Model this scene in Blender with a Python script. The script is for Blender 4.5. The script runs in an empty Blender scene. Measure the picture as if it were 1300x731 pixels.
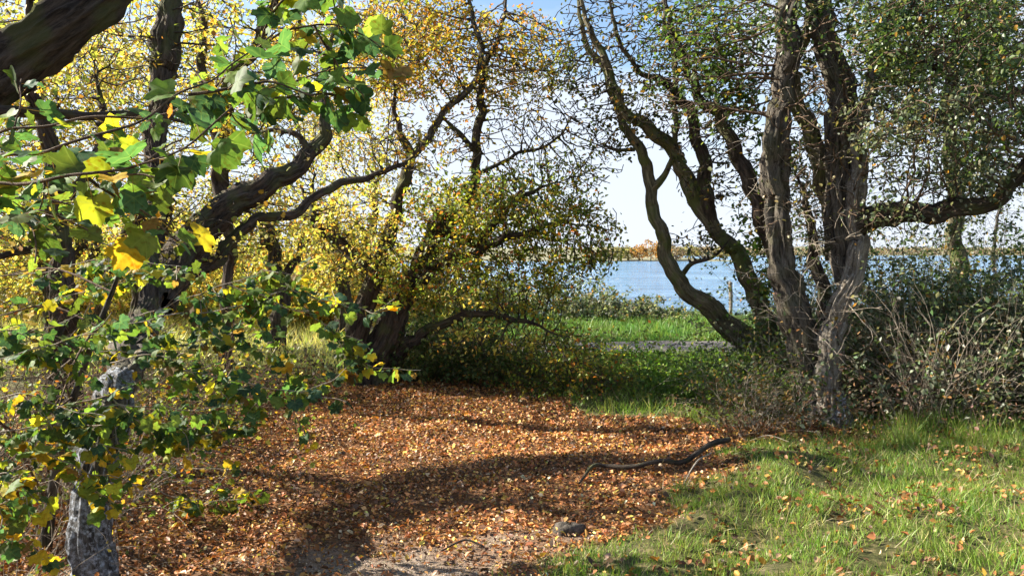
import bpy, math, random
import numpy as np
from mathutils import Matrix, Vector

random.seed(7)
rng = np.random.default_rng(7)
S = bpy.context.scene
COL = S.collection

# ------------------------------------------------------------------ camera
EYE = 1.6
F = 1020.0
PITCH = math.atan(47.5 / F)
cam_d = bpy.data.cameras.new('camera')
cam_d.sensor_width = 36.0
cam_d.lens = 36.0 * F / 1300.0
cam_d.clip_start = 0.05
cam_d.clip_end = 5000
cam = bpy.data.objects.new('camera', cam_d)
cam.location = (0, 0, EYE)
cam.rotation_euler = (math.pi / 2 - PITCH, 0, 0)
COL.objects.link(cam)
S.camera = cam

# ------------------------------------------------------------------ light
SUN_AZ = math.radians(-74)      # measured from +Y towards +X
SUN_EL = math.radians(34)
sv = Vector((math.sin(SUN_AZ) * math.cos(SUN_EL), math.cos(SUN_AZ) * math.cos(SUN_EL), math.sin(SUN_EL)))
sd = bpy.data.lights.new('sun', 'SUN')
sd.energy = 5.0
sd.angle = math.radians(0.53)
sd.color = (1.0, 0.93, 0.80)
so = bpy.data.objects.new('sun', sd)
so.rotation_euler = sv.to_track_quat('Z', 'Y').to_euler()
so.location = sv * 60
COL.objects.link(so)

W = bpy.data.worlds.new("World")
S.world = W
W.use_nodes = True
nt = W.node_tree
nt.nodes.clear()
out = nt.nodes.new('ShaderNodeOutputWorld')
bg = nt.nodes.new('ShaderNodeBackground')
bg.inputs['Strength'].default_value = 0.065
sky = nt.nodes.new('ShaderNodeTexSky')
sky.sky_type = 'NISHITA'
sky.sun_disc = False
sky.sun_elevation = SUN_EL
sky.sun_rotation = SUN_AZ
sky.air_density = 1.0
sky.dust_density = 0.4
sky.ozone_density = 2.0
tc = nt.nodes.new('ShaderNodeTexCoord')
mp = nt.nodes.new('ShaderNodeMapping')
mp.inputs['Scale'].default_value = (1, 1, 3.2)
nz = nt.nodes.new('ShaderNodeTexNoise')
nz.inputs['Scale'].default_value = 3.0
nz.inputs['Detail'].default_value = 7
nz.inputs['Roughness'].default_value = 0.55
nz.inputs['Distortion'].default_value = 0.5
sep = nt.nodes.new('ShaderNodeSeparateXYZ')
rmp = nt.nodes.new('ShaderNodeMapRange')       # clouds thin out with height
rmp.inputs['From Min'].default_value = 0.0
rmp.inputs['From Max'].default_value = 0.30
rmp.inputs['To Min'].default_value = 0.24
rmp.inputs['To Max'].default_value = -0.06
addn = nt.nodes.new('ShaderNodeMath'); addn.operation = 'ADD'
cr = nt.nodes.new('ShaderNodeMapRange')
cr.inputs['From Min'].default_value = 0.42
cr.inputs['From Max'].default_value = 0.58
cr.inputs['To Min'].default_value = 0.0
cr.inputs['To Max'].default_value = 0.92
mx = nt.nodes.new('ShaderNodeMixRGB')
mx.inputs[2].default_value = (4.1, 4.5, 5.2, 1)
L = nt.links.new
L(tc.outputs['Generated'], mp.inputs['Vector'])
L(mp.outputs[0], nz.inputs['Vector'])
L(tc.outputs['Generated'], sep.inputs[0])
L(sep.outputs[2], rmp.inputs['Value'])
L(nz.outputs[0], addn.inputs[0]); L(rmp.outputs[0], addn.inputs[1])
L(addn.outputs[0], cr.inputs['Value'])
L(cr.outputs[0], mx.inputs[0])
L(sky.outputs[0], mx.inputs[1])
L(mx.outputs[0], bg.inputs['Color'])
L(bg.outputs[0], out.inputs['Surface'])

S.view_settings.view_transform = 'Standard'
S.view_settings.look = 'None'
S.view_settings.exposure = 1.8
S.view_settings.gamma = 1.0
S.render.engine = 'CYCLES'
S.cycles.max_bounces = 7
S.cycles.diffuse_bounces = 4
S.cycles.glossy_bounces = 2
S.cycles.transmission_bounces = 5
S.cycles.use_denoising = True
S.cycles.use_adaptive_sampling = True
S.cycles.adaptive_threshold = 0.02

# ------------------------------------------------------------------ helpers
cp, sp = math.cos(PITCH), math.sin(PITCH)


def P(px, py, d):
    """the point at forward distance d seen at the photograph's (px, py)"""
    u = (px - 650.0) / F
    v = (365.5 - py) / F
    t = d / (cp + v * sp)
    return np.array([u * t, d, EYE + t * (-sp + v * cp)])


def sstep(a, b, x):
    t = np.clip((np.asarray(x, float) - a) / (b - a), 0, 1)
    return t * t * (3 - 2 * t)


def fn(x, y, s, seed):
    """smooth noise about -1..1, feature size s"""
    r = np.random.default_rng(seed)
    o = 0
    for k in range(7):
        a = r.uniform(0, 2 * math.pi)
        w = r.uniform(0.6, 1.7) * 2 * math.pi / (s * 2)
        o = o + np.sin((x * math.cos(a) + y * math.sin(a)) * w + r.uniform(0, 6.3) + 1.3 * np.sin((x * math.sin(a) - y * math.cos(a)) * w * 0.6 + k))
    return o / 3.2


def edge_x(y):
    """where the grassy bank begins on the right"""
    return np.interp(y, [2, 3.9, 4.9, 5.6, 6.7, 8.0, 9.5, 12], [-0.9, 0.02, 1.0, 1.55, 1.85, 2.1, 2.6, 3.0])


def H(x, y):
    x = np.asarray(x, float); y = np.asarray(y, float)
    h = 0.035 * fn(x, y, 1.3, 3) + 0.02 * fn(x, y, 0.45, 5)
    ex = edge_x(y)
    bank = sstep(-0.15, 0.75, x - ex) * (1 - sstep(8.8, 11.5, y))
    h = h + 0.09 * bank + 0.05 * bank * fn(x, y, 0.8, 9)
    h = h - 0.05 * np.exp(-(((x - 2.95) / 0.9) ** 2 + ((y - 7.1) / 0.6) ** 2))
    h = h + 0.10 * np.exp(-(((x - 1.75) / 0.35) ** 2 + ((y - 5.9) / 0.8) ** 2))
    shore = 18.2 + 34 * sstep(-3.5, -16, x)
    calm = sstep(10.5, 12.0, y) * (1 - sstep(14.5, 15.5, y))
    h = h * (1 - 0.85 * calm)
    h = h - 2.6 * sstep(0, 22, y - shore) * 1.0
    h = h + 1.2 * sstep(60, 160, -x) * (1 - sstep(30, 80, y))
    return h


def litter(x, y):
    """1 where the clearing is covered in fallen leaves"""
    ex = edge_x(y) + 0.22 * fn(x, y, 0.5, 21)
    back = np.interp(x, [-6, -2.2, 0.1, 0.45, 0.75, 1.4, 2.2, 3.4], [8.2, 9.6, 9.7, 8.6, 7.75, 7.35, 7.2, 7.2]) + 0.18 * fn(x, y, 0.6, 22)
    m = sstep(0.25, -0.1, x - ex) * sstep(0.25, -0.2, y - back)
    m2 = (0.85 + 0.35 * fn(x, y, 0.4, 29)) * np.exp(-(((x - 2.35) / 0.95) ** 2 + ((y - 6.75) / 0.5) ** 2) * 1.2)      # leaves drifted at the foot of the tree
    return np.clip(np.maximum(m, m2 * 1.2), 0, 1)


def bare(x, y):
    """trodden bare earth near the viewer"""
    return np.clip(np.exp(-(((x + 0.60) / 0.72) ** 2 + ((y - 3.95) / 0.42) ** 2)) * 1.3 + np.exp(-(((x - 0.05) / 0.5) ** 2 + ((y - 4.45) / 0.16) ** 2)) * 0.7 - 0.22 + 0.3 * fn(x, y, 0.22, 33), 0, 1)


def new_mat(name):
    m = bpy.data.materials.new(name)
    m.use_nodes = True
    n = m.node_tree
    b = n.nodes['Principled BSDF']
    return m, n, b


def leaf_mat(name, trans=0.45, rough=0.5, spec=0.35, boost=1.35, vein=False):
    m, n, b = new_mat(name)
    at = n.nodes.new('ShaderNodeAttribute'); at.attribute_name = 'col'
    src = at.outputs['Color']
    if vein:
        oi = n.nodes.new('ShaderNodeObjectInfo')
        hsv = n.nodes.new('ShaderNodeHueSaturation')
        mr = n.nodes.new('ShaderNodeMapRange')
        mr.inputs['To Min'].default_value = 0.55; mr.inputs['To Max'].default_value = 1.5
        n.links.new(oi.outputs['Random'], mr.inputs['Value'])
        n.links.new(mr.outputs[0], hsv.inputs['Value'])
        n.links.new(src, hsv.inputs['Color'])
        ve = n.nodes.new('ShaderNodeAttribute'); ve.attribute_name = 'vein'
        pw = n.nodes.new('ShaderNodeMath'); pw.operation = 'POWER'; pw.inputs[1].default_value = 9
        mu = n.nodes.new('ShaderNodeMath'); mu.operation = 'MULTIPLY'; mu.inputs[1].default_value = 0.3
        n.links.new(ve.outputs['Fac'], pw.inputs[0]); n.links.new(pw.outputs[0], mu.inputs[0])
        nzz = n.nodes.new('ShaderNodeTexNoise'); nzz.inputs['Scale'].default_value = 4.5; nzz.inputs['Detail'].default_value = 6
        tcc = n.nodes.new('ShaderNodeTexCoord'); n.links.new(tcc.outputs['Object'], nzz.inputs['Vector'])
        sh = n.nodes.new('ShaderNodeMixRGB'); sh.blend_type = 'MULTIPLY'; sh.inputs[0].default_value = 1.0
        n.links.new(hsv.outputs[0], sh.inputs[1]); rz = n.nodes.new('ShaderNodeValToRGB')
        rz.color_ramp.elements[0].position = 0.34; rz.color_ramp.elements[0].color = (0.75, 0.42, 0.25, 1)
        rz.color_ramp.elements[1].position = 0.46; rz.color_ramp.elements[1].color = (0.85, 0.9, 0.85, 1)
        ez = rz.color_ramp.elements.new(0.7); ez.color = (1.25, 1.15, 1.1, 1)
        n.links.new(nzz.outputs[0], rz.inputs[0]); n.links.new(rz.outputs[0], sh.inputs[2])
        mixv = n.nodes.new('ShaderNodeMixRGB'); mixv.inputs[2].default_value = (0.28, 0.36, 0.10, 1)
        n.links.new(mu.outputs[0], mixv.inputs[0]); n.links.new(sh.outputs[0], mixv.inputs[1])
        src = mixv.outputs[0]
    b.inputs['Roughness'].default_value = rough
    b.inputs['Specular IOR Level'].default_value = spec
    n.links.new(src, b.inputs['Base Color'])
    tr = n.nodes.new('ShaderNodeBsdfTranslucent')
    g = n.nodes.new('ShaderNodeMixRGB'); g.blend_type = 'MULTIPLY'; g.inputs[0].default_value = 1
    g.inputs[2].default_value = (boost, boost, boost * 0.55, 1)
    n.links.new(src, g.inputs[1]); n.links.new(g.outputs[0], tr.inputs['Color'])
    ms = n.nodes.new('ShaderNodeMixShader'); ms.inputs[0].default_value = trans
    n.links.new(b.outputs[0], ms.inputs[1]); n.links.new(tr.outputs[0], ms.inputs[2])
    n.links.new(ms.outputs[0], n.nodes['Material Output'].inputs['Surface'])
    return m


def bark_mat(name, c1, c2, spots=None, spot_amt=0.0, scale=1.0, bump=0.6, moss=0.0):
    m, n, b = new_mat(name)
    m['bark'] = 1
    tcn = n.nodes.new('ShaderNodeTexCoord')
    mpn = n.nodes.new('ShaderNodeAttribute'); mpn.attribute_name = 'along'
    a = n.nodes.new('ShaderNodeTexNoise'); a.inputs['Scale'].default_value = 30 * scale; a.inputs['Detail'].default_value = 9
    a.inputs['Roughness'].default_value = 0.78; a.inputs['Distortion'].default_value = 0.25
    n.links.new(mpn.outputs['Vector'], a.inputs['Vector'])
    r = n.nodes.new('ShaderNodeValToRGB')
    r.color_ramp.elements[0].position = 0.40; r.color_ramp.elements[0].color = (*c1, 1)
    r.color_ramp.elements[1].position = 0.64; r.color_ramp.elements[1].color = (*c2, 1)
    n.links.new(a.outputs[0], r.inputs[0])
    col = r.outputs[0]
    if moss:
        mn = n.nodes.new('ShaderNodeTexNoise'); mn.inputs['Scale'].default_value = 5; mn.inputs['Detail'].default_value = 5
        n.links.new(tcn.outputs['Object'], mn.inputs['Vector'])
        mr = n.nodes.new('ShaderNodeMapRange'); mr.inputs['From Min'].default_value = 0.5; mr.inputs['From Max'].default_value = 0.62
        mr.inputs['To Max'].default_value = moss
        n.links.new(mn.outputs[0], mr.inputs['Value'])
        mm = n.nodes.new('ShaderNodeMixRGB'); mm.inputs[2].default_value = (0.10, 0.115, 0.035, 1)
        n.links.new(mr.outputs[0], mm.inputs[0]); n.links.new(col, mm.inputs[1]); col = mm.outputs[0]
    if spots:
        v = n.nodes.new('ShaderNodeTexNoise'); v.inputs['Scale'].default_value = 38; v.inputs['Detail'].default_value = 7; v.inputs['Roughness'].default_value = 0.72
        n.links.new(tcn.outputs['Object'], v.inputs['Vector'])
        mr = n.nodes.new('ShaderNodeMapRange')
        mr.inputs['From Min'].default_value = 0.62 - spot_amt; mr.inputs['From Max'].default_value = 0.82 - spot_amt
        n.links.new(v.outputs[0], mr.inputs['Value'])
        mm = n.nodes.new('ShaderNodeMixRGB'); mm.inputs[2].default_value = (*spots, 1)
        n.links.new(mr.outputs[0], mm.inputs[0]); n.links.new(col, mm.inputs[1]); col = mm.outputs[0]
    n.links.new(col, b.inputs['Base Color'])
    b.inputs['Roughness'].default_value = 0.9
    b.inputs['Specular IOR Level'].default_value = 0.2
    bu = n.nodes.new('ShaderNodeBump'); bu.inputs['Strength'].default_value = min(1, bump * 1.5); bu.inputs['Distance'].default_value = 0.035
    n.links.new(a.outputs[0], bu.inputs['Height']); n.links.new(bu.outputs[0], b.inputs['Normal'])
    return m


M = {}
M['leaf'] = leaf_mat('thin_leaf', 0.5)
M['leaf_glossy'] = leaf_mat('waxy_leaf', 0.42, 0.42, 0.5)
M['leaf_big'] = leaf_mat('maple_leaf', 0.52, 0.6, 0.28, 1.55, vein=True)
M['litter'] = leaf_mat('dry_leaf', 0.15, 0.55, 0.35, 1.1)
M['grass'] = leaf_mat('grass_blade', 0.35, 0.45, 0.35, 1.3)
M['bark_dark'] = bark_mat('dark_bark', (0.022, 0.017, 0.013), (0.13, 0.10, 0.075), moss=0.5)
M['bark_lichen'] = bark_mat('lichened_bark', (0.022, 0.018, 0.014), (0.20, 0.17, 0.135), (0.42, 0.42, 0.37), 0.02, moss=0.2)
M['bark_grey'] = bark_mat('grey_bark', (0.02, 0.018, 0.015), (0.17, 0.155, 0.13), moss=0.35)
M['bark_pale'] = bark_mat('pale_bark', (0.07, 0.055, 0.04), (0.40, 0.35, 0.28), (0.50, 0.50, 0.48), 0.08)
M['bark_white'] = bark_mat('whitened_bark', (0.03, 0.027, 0.025), (0.22, 0.215, 0.21), (0.52, 0.57, 0.65), 0.15)
M['bark_olive'] = bark_mat('mossy_bark', (0.05, 0.042, 0.025), (0.23, 0.20, 0.12), moss=0.9, bump=0.4)
M['twig_dark'] = bark_mat('dark_twig', (0.035, 0.028, 0.022), (0.12, 0.095, 0.07))
M['twig_pale'] = bark_mat('pale_twig', (0.24, 0.19, 0.14), (0.55, 0.48, 0.38))
M['twig_brown'] = bark_mat('brown_twig', (0.07, 0.045, 0.03), (0.24, 0.165, 0.11))


LAST = {'along': np.zeros((0, 3))}


def build(name, V, faces, mat, parent=None, base=None, col=None, kind=None, smooth=True, extra=None):
    """V (n,3); faces: list of int arrays (m,k)"""
    V = np.asarray(V, np.float32)
    if base is not None:
        V = V - np.asarray(base, np.float32)
    me = bpy.data.meshes.new(name)
    faces = [f for f in faces if len(f)]
    nl = sum(f.size for f in faces); nf = sum(len(f) for f in faces)
    me.vertices.add(len(V)); me.loops.add(nl); me.polygons.add(nf)
    me.vertices.foreach_set('co', V.ravel())
    me.loops.foreach_set('vertex_index', np.concatenate([f.ravel() for f in faces]).astype(np.int32))
    tot = np.concatenate([np.full(len(f), f.shape[1]) for f in faces])
    st = np.concatenate([[0], np.cumsum(tot)[:-1]]).astype(np.int32)
    me.polygons.foreach_set('loop_start', st)
    if smooth:
        me.polygons.foreach_set('use_smooth', np.ones(nf, bool))
    if col is not None:
        c = np.ones((len(V), 4), np.float32); c[:, :3] = col
        ca = me.color_attributes.new('col', 'FLOAT_COLOR', 'POINT')
        ca.data.foreach_set('color', c.ravel())
    if extra:
        for k, a in extra.items():
            at = me.attributes.new(k, 'FLOAT', 'POINT')
            at.data.foreach_set('value', np.asarray(a, np.float32))
    if mat.get('bark'):
        bk = LAST['along'] if len(LAST['along']) == len(V) else V * np.array([1, 1, 0.3], np.float32)
        at = me.attributes.new('along', 'FLOAT_VECTOR', 'POINT')
        at.data.foreach_set('vector', np.ascontiguousarray(bk, np.float32).ravel())
    me.materials.append(mat)
    me.update(calc_edges=True)
    me.validate()
    o = bpy.data.objects.new(name, me)
    COL.objects.link(o)
    if parent is not None:
        o.parent = parent
    elif base is not None:
        o.location = base
    if kind:
        o['kind'] = kind
    return o


def thing(name, label, cat, base, group=None):
    o = bpy.data.objects.new(name, None)
    COL.objects.link(o)
    o.location = base
    o.empty_display_size = 0.2
    o['label'] = label; o['category'] = cat
    if group:
        o['group'] = group
    return o


def norm(a):
    return a / np.maximum(np.linalg.norm(a, axis=-1, keepdims=True), 1e-9)


# leaf templates: local x along the leaf, y across, z up (unit length)
def tmpl(kind):
    if kind == 'rhomb':
        v = [(0, 0, 0), (0.45, 0.34, 0.10), (1, 0, -0.08), (0.45, -0.34, 0.10)]
        f = [np.array([(0, 1, 2), (0, 2, 3)])]
    elif kind == 'oval':
        v = [(0, 0, 0), (0.3, 0.3, 0.08), (0.72, 0.27, 0.07), (1, 0, -0.06), (0.72, -0.27, 0.07), (0.3, -0.3, 0.08)]
        f = [np.array([(0, 1, 2, 3), (0, 3, 4, 5)])]
    elif kind == 'lobe':
        v = [(0, 0, 0), (0.22, 0.42, 0.06), (0.5, 0.24, 0.04), (0.68, 0.36, 0.0), (1, 0, -0.12), (0.68, -0.36, 0.0), (0.5, -0.24, 0.04), (0.22, -0.42, 0.06)]
        f = [np.array([(0, 1, 2, 3), (0, 3, 4, 5), (0, 5, 6, 7)])[:, :4]]
    elif kind == 'curl':
        v = [(0, 0, 0.05), (0.35, 0.32, 0.30), (0.75, 0.26, 0.24), (1, 0, 0.12), (0.72, -0.3, 0.2), (0.3, -0.28, 0.26)]
        f = [np.array([(0, 1, 2, 3), (0, 3, 4, 5)])]
    elif kind == 'blade':
        v = [(0, 0.035, 0), (0, -0.035, 0), (0.55, 0.026, 0.10), (0.55, -0.026, 0.10), (1, 0, 0.0)]
        f = [np.array([(0, 1, 3, 2)]), np.array([(2, 3, 4)])]
    return np.array(v, float), f


def scatter(pos, xdir, zdir, size, kind, width=None):
    """many leaves in one vertex/face set"""
    tv, tf = tmpl(kind)
    n = len(pos); k = len(tv)
    x = norm(xdir); y = norm(np.cross(zdir, x)); z = np.cross(x, y)
    size = np.broadcast_to(size, (n,))
    w = size if width is None else width * size
    V = pos[:, None, :] + (tv[None, :, 0, None] * size[:, None, None]) * x[:, None, :] \
        + (tv[None, :, 1, None] * w[:, None, None]) * y[:, None, :] + (tv[None, :, 2, None] * size[:, None, None]) * z[:, None, :]
    off = (np.arange(n) * k)[:, None, None]
    Fs = [(f[None] + off).reshape(-1, f.shape[1]) for f in tf]
    return V.reshape(-1, 3), Fs, k


def pick(pal, n, jit=0.18):
    """n colours from a weighted palette [(weight, rgb)]"""
    w = np.array([p[0] for p in pal], float); w /= w.sum()
    c = np.array([p[1] for p in pal], float)[rng.choice(len(pal), n, p=w)]
    return np.clip(c * np.exp(rng.normal(0, jit, (n, 1))) * np.exp(rng.normal(0, 0.06, (n, 3))), 0.002, 0.85)


def merge(parts):
    Vs, Fd, off, cs = [], {}, 0, []
    for V, Fl, c in parts:
        Vs.append(V)
        for f in Fl:
            Fd.setdefault(f.shape[1], []).append(f + off)
        cs.append(c); off += len(V)
    return np.concatenate(Vs), [np.concatenate(v) for v in Fd.values()], np.concatenate(cs)


def unit_rand(n):
    return norm(rng.normal(0, 1, (n, 3)))


REF = norm(np.array([0.12, 1.0, 0.18]))


def tubes(pos, par, rad, k=4):
    """a branching skeleton as tubes; par[i] < i or -1"""
    n = len(pos)
    main = np.full(n, -1)
    order = np.argsort(rad, kind='stable')
    ok = par[order] >= 0
    main[par[order][ok]] = order[ok]              # the thickest child goes on
    idx = np.arange(n)
    has = par >= 0
    tin = np.zeros((n, 3)); tin[has] = pos[has] - pos[par[has]]
    tout = np.zeros((n, 3)); hm = main >= 0; tout[hm] = pos[main[hm]] - pos[hm]
    tan = norm(norm(tin) * has[:, None] + norm(tout) * hm[:, None] + 1e-6)
    A = np.linspace(0, 2 * math.pi, k, endpoint=False)

    def ring(c, t, r):
        u = norm(np.cross(t, REF)); v = np.cross(t, u)
        return c[:, None, :] + r[:, None, None] * (np.cos(A)[None, :, None] * u[:, None, :] + np.sin(A)[None, :, None] * v[:, None, :])
    R = ring(pos, tan, rad).reshape(-1, 3)
    cont = np.where(has & (main[np.maximum(par, 0)] == idx))[0]
    side = np.where(has & (main[np.maximum(par, 0)] != idx))[0]
    R2 = ring(pos[par[side]], norm(tin[side]), np.minimum(rad[side] * 1.25, rad[par[side]])).reshape(-1, 3)
    V = np.concatenate([R, R2])
    j = np.arange(k); j2 = (j + 1) % k

    def conn(a, b):
        return np.stack([a[:, None] + j, a[:, None] + j2, b[:, None] + j2, b[:, None] + j], -1).reshape(-1, 4)
    f = [conn(par[cont] * k, cont * k)]
    if len(side):
        f.append(conn(n * k + np.arange(len(side)) * k, side * k))
    return V, [np.concatenate(f)]


def catmull(pts, step):
    pts = np.asarray(pts, float)
    p = np.vstack([2 * pts[0] - pts[1], pts, 2 * pts[-1] - pts[-2]])
    outp = []
    for i in range(1, len(p) - 2):
        seg = np.linalg.norm(p[i + 1, :3] - p[i, :3])
        m = max(2, int(seg / step))
        t = np.linspace(0, 1, m, endpoint=False)[:, None]
        outp.append(0.5 * ((2 * p[i]) + (-p[i - 1] + p[i + 1]) * t + (2 * p[i - 1] - 5 * p[i] + 4 * p[i + 1] - p[i + 2]) * t ** 2
                           + (-p[i - 1] + 3 * p[i] - 3 * p[i + 1] + p[i + 2]) * t ** 3))
    outp.append(p[-2:-1])
    o = np.concatenate(outp)
    o[:, 3] = np.maximum(o[:, 3], 0.002)
    return o


def limb_mesh(path, seed, rough=1.0, flare=0.0):
    """a thick limb with ridged, knobbly bark; path (n,4) = xyz, radius"""
    r_ = np.random.default_rng(seed)
    n = len(path); k = 44 if path[:, 3].max() > 0.06 else (18 if path[:, 3].max() > 0.03 else 8)
    c = path[:, :3].copy(); rad = path[:, 3]
    s = np.concatenate([[0], np.cumsum(np.linalg.norm(np.diff(c, axis=0), axis=1))])
    t = norm(np.gradient(c, axis=0))
    # carry one frame along the limb so that ridges run straight
    u = np.zeros((n, 3)); u0 = np.cross(t[0], REF)
    for i in range(n):
        u0 = u0 - t[i] * np.dot(u0, t[i]); u0 = u0 / np.linalg.norm(u0); u[i] = u0
    v = np.cross(t, u)
    A = np.linspace(0, 2 * math.pi, k, endpoint=False)
    SS, AA = np.meshgrid(s, A, indexing='ij')
    d = np.zeros_like(SS)
    for q in range(4):
        m_ = int(r_.integers(2, 5)); d += r_.uniform(0.03, 0.06) * np.sin(m_ * AA + SS * r_.uniform(1.5, 7) + r_.uniform(0, 6))
    for q in range(5):
        m_ = int(r_.integers(6, 17)); d += (0.045 if k > 30 else 0.03) * rough * np.sin(m_ * AA + 2.2 * np.sin(SS * r_.uniform(4, 11) + q) + r_.uniform(0, 6))
    d += 0.05 * rough * np.sin(SS * r_.uniform(14, 26) + 1.7 * np.sin(AA * 2 + q)) * np.sin(SS * r_.uniform(3, 6) + AA)
    d += r_.normal(0, (0.03 if k > 30 else 0.016) * rough, d.shape)
    for q in range(max(1, int(s[-1] * 1.6))):      # knots
        s0 = r_.uniform(0, s[-1]); a0 = r_.uniform(0, 6.28); h = r_.uniform(0.15, 0.4) * rough
        da = np.angle(np.exp(1j * (AA - a0)))
        d += h * np.exp(-((SS - s0) / (0.9 * rad.mean() + 0.01)) ** 2 - (da / 0.45) ** 2)
    if flare:
        m_ = np.maximum(0, np.sin(3 * AA + r_.uniform(0, 6)) + 0.5 * np.sin(5 * AA + 1))
        d += flare * np.exp(-SS / 0.13) * (0.45 + 0.75 * m_)
    RR = rad[:, None] * (1 + d)
    V = c[:, None, :] + RR[..., None] * (np.cos(AA)[..., None] * u[:, None, :] + np.sin(AA)[..., None] * v[:, None, :])
    V = V.reshape(-1, 3)
    al = np.stack([RR * np.cos(AA), RR * np.sin(AA), SS * 0.16 + seed % 50], -1).reshape(-1, 3)
    LAST['along'] = np.vstack([al, al[-1:]])
    j = np.arange(k); j2 = (j + 1) % k; a = (np.arange(n - 1) * k)[:, None]
    Fq = np.stack([a + j, a + j2, a + k + j2, a + k + j], -1).reshape(-1, 4)
    tip = len(V); V = np.vstack([V, c[-1] + t[-1] * rad[-1] * 0.6])
    Ft = np.stack([(n - 1) * k + j, (n - 1) * k + j2, np.full(k, tip)], -1)
    return V, [Fq, Ft]


def limb_path(pts, step=0.034, crook=1.0):
    """[(px, py, depth, width in px)] to world path with radii"""
    q = []
    for px, py, d, w in pts:
        p = P(px, py, d)
        q.append([*p, 0.5 * w * d / F])
    c = catmull(q, step)
    s = np.concatenate([[0], np.cumsum(np.linalg.norm(np.diff(c[:, :3], axis=0), axis=1))])
    r_ = np.random.default_rng(int(abs(pts[0][0] * 7 + pts[-1][1] * 3 + pts[1][0])) + 5)
    env = sstep(0, 0.5, s)[:, None]
    for wl, am in ((0.9, 0.55), (0.42, 0.35), (0.2, 0.14)):
        off = np.stack([np.sin(s * 6.28 / (wl * r_.uniform(0.8, 1.25)) + r_.uniform(0, 6)) for _ in range(3)], -1)
        c[:, :3] += off * env * am * crook * np.minimum(np.where(c[:, 3:4] > 0.1, 0.018, 0.04), c[:, 3:4] * 0.75 + 0.006)
    c[:, 3] *= 1 - 0.6 * sstep(s[-1] * 0.72, s[-1], s)
    return c


R0 = [0.0030]


def colonize(seed_pos, seed_rad, att, step=0.13, di=1.1, dk=0.22, iters=70, jit=0.22, grav=0.0, cap=9000):
    pos = [p for p in seed_pos]; par = [-1] * len(pos)
    A = att.copy()
    sp_ = np.asarray(seed_pos)
    near = np.zeros(len(A), int); dist = np.full(len(A), 1e9)
    for i in range(0, len(sp_), 400):
        D = np.linalg.norm(A[:, None] - sp_[None, i:i + 400], axis=2)
        m = D.argmin(1); dd = D[np.arange(len(A)), m]
        b = dd < dist; near[b] = m[b] + i; dist[b] = dd[b]
    nsp = len(sp_)
    first = True
    for it in range(iters):
        act = dist < (di if it > 25 else 60)
        if not act.any() or len(pos) > cap:
            break
        P_ = np.asarray(pos)
        ids, inv = np.unique(near[act], return_inverse=True)
        dv = norm(A[act] - P_[near[act]])
        sm = np.zeros((len(ids), 3)); np.add.at(sm, inv, dv)
        pid = np.asarray(par)[ids]
        pd = np.where((pid >= 0)[:, None], norm(P_[ids] - P_[np.maximum(pid, 0)] + 1e-9), 0)
        sm = norm(norm(sm) + 0.75 * pd + rng.normal(0, jit * 0.75, sm.shape) + np.array([0, 0, grav]))
        newp = P_[ids] + sm * step
        base_i = len(pos)
        pos.extend(list(newp)); par.extend(list(ids))
        D = np.linalg.norm(A[:, None] - newp[None], axis=2)
        m = D.argmin(1); dd = D[np.arange(len(A)), m]
        b = dd < dist; near[b] = m[b] + base_i; dist[b] = dd[b]
        keep = dist > dk
        A = A[keep]; near = near[keep]; dist = dist[keep]
        if not len(A):
            break
    pos = np.asarray(pos); par = np.asarray(par)
    n = len(pos)
    r = np.zeros(n); acc = np.zeros(n); e = 2.15; r0 = R0[0]
    nch = np.zeros(n, int)
    for i in range(n - 1, nsp - 1, -1):
        r[i] = r0 if nch[i] == 0 else acc[i] ** (1 / e)
        p = par[i]; acc[p] += r[i] ** e; nch[p] += 1
    r[:nsp] = seed_rad
    for i in range(nsp, n):
        r[i] = min(r[i], r[par[i]] * (0.72 if par[i] < nsp else 1.0))
    return pos, par, r, nch, nsp


def blob(cx, cy, d, rx, ry, rd, n, power=0.5):
    """attraction points in an ellipsoid given in photo px and metres of depth"""
    u = unit_rand(n) * (rng.uniform(0, 1, (n, 1)) ** power)
    dep = d + u[:, 1] * rd
    return np.array([P(cx + a * rx, cy + b * ry, q) for a, b, q in zip(u[:, 0], u[:, 2], dep)])


DENS = [1.15]


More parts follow.
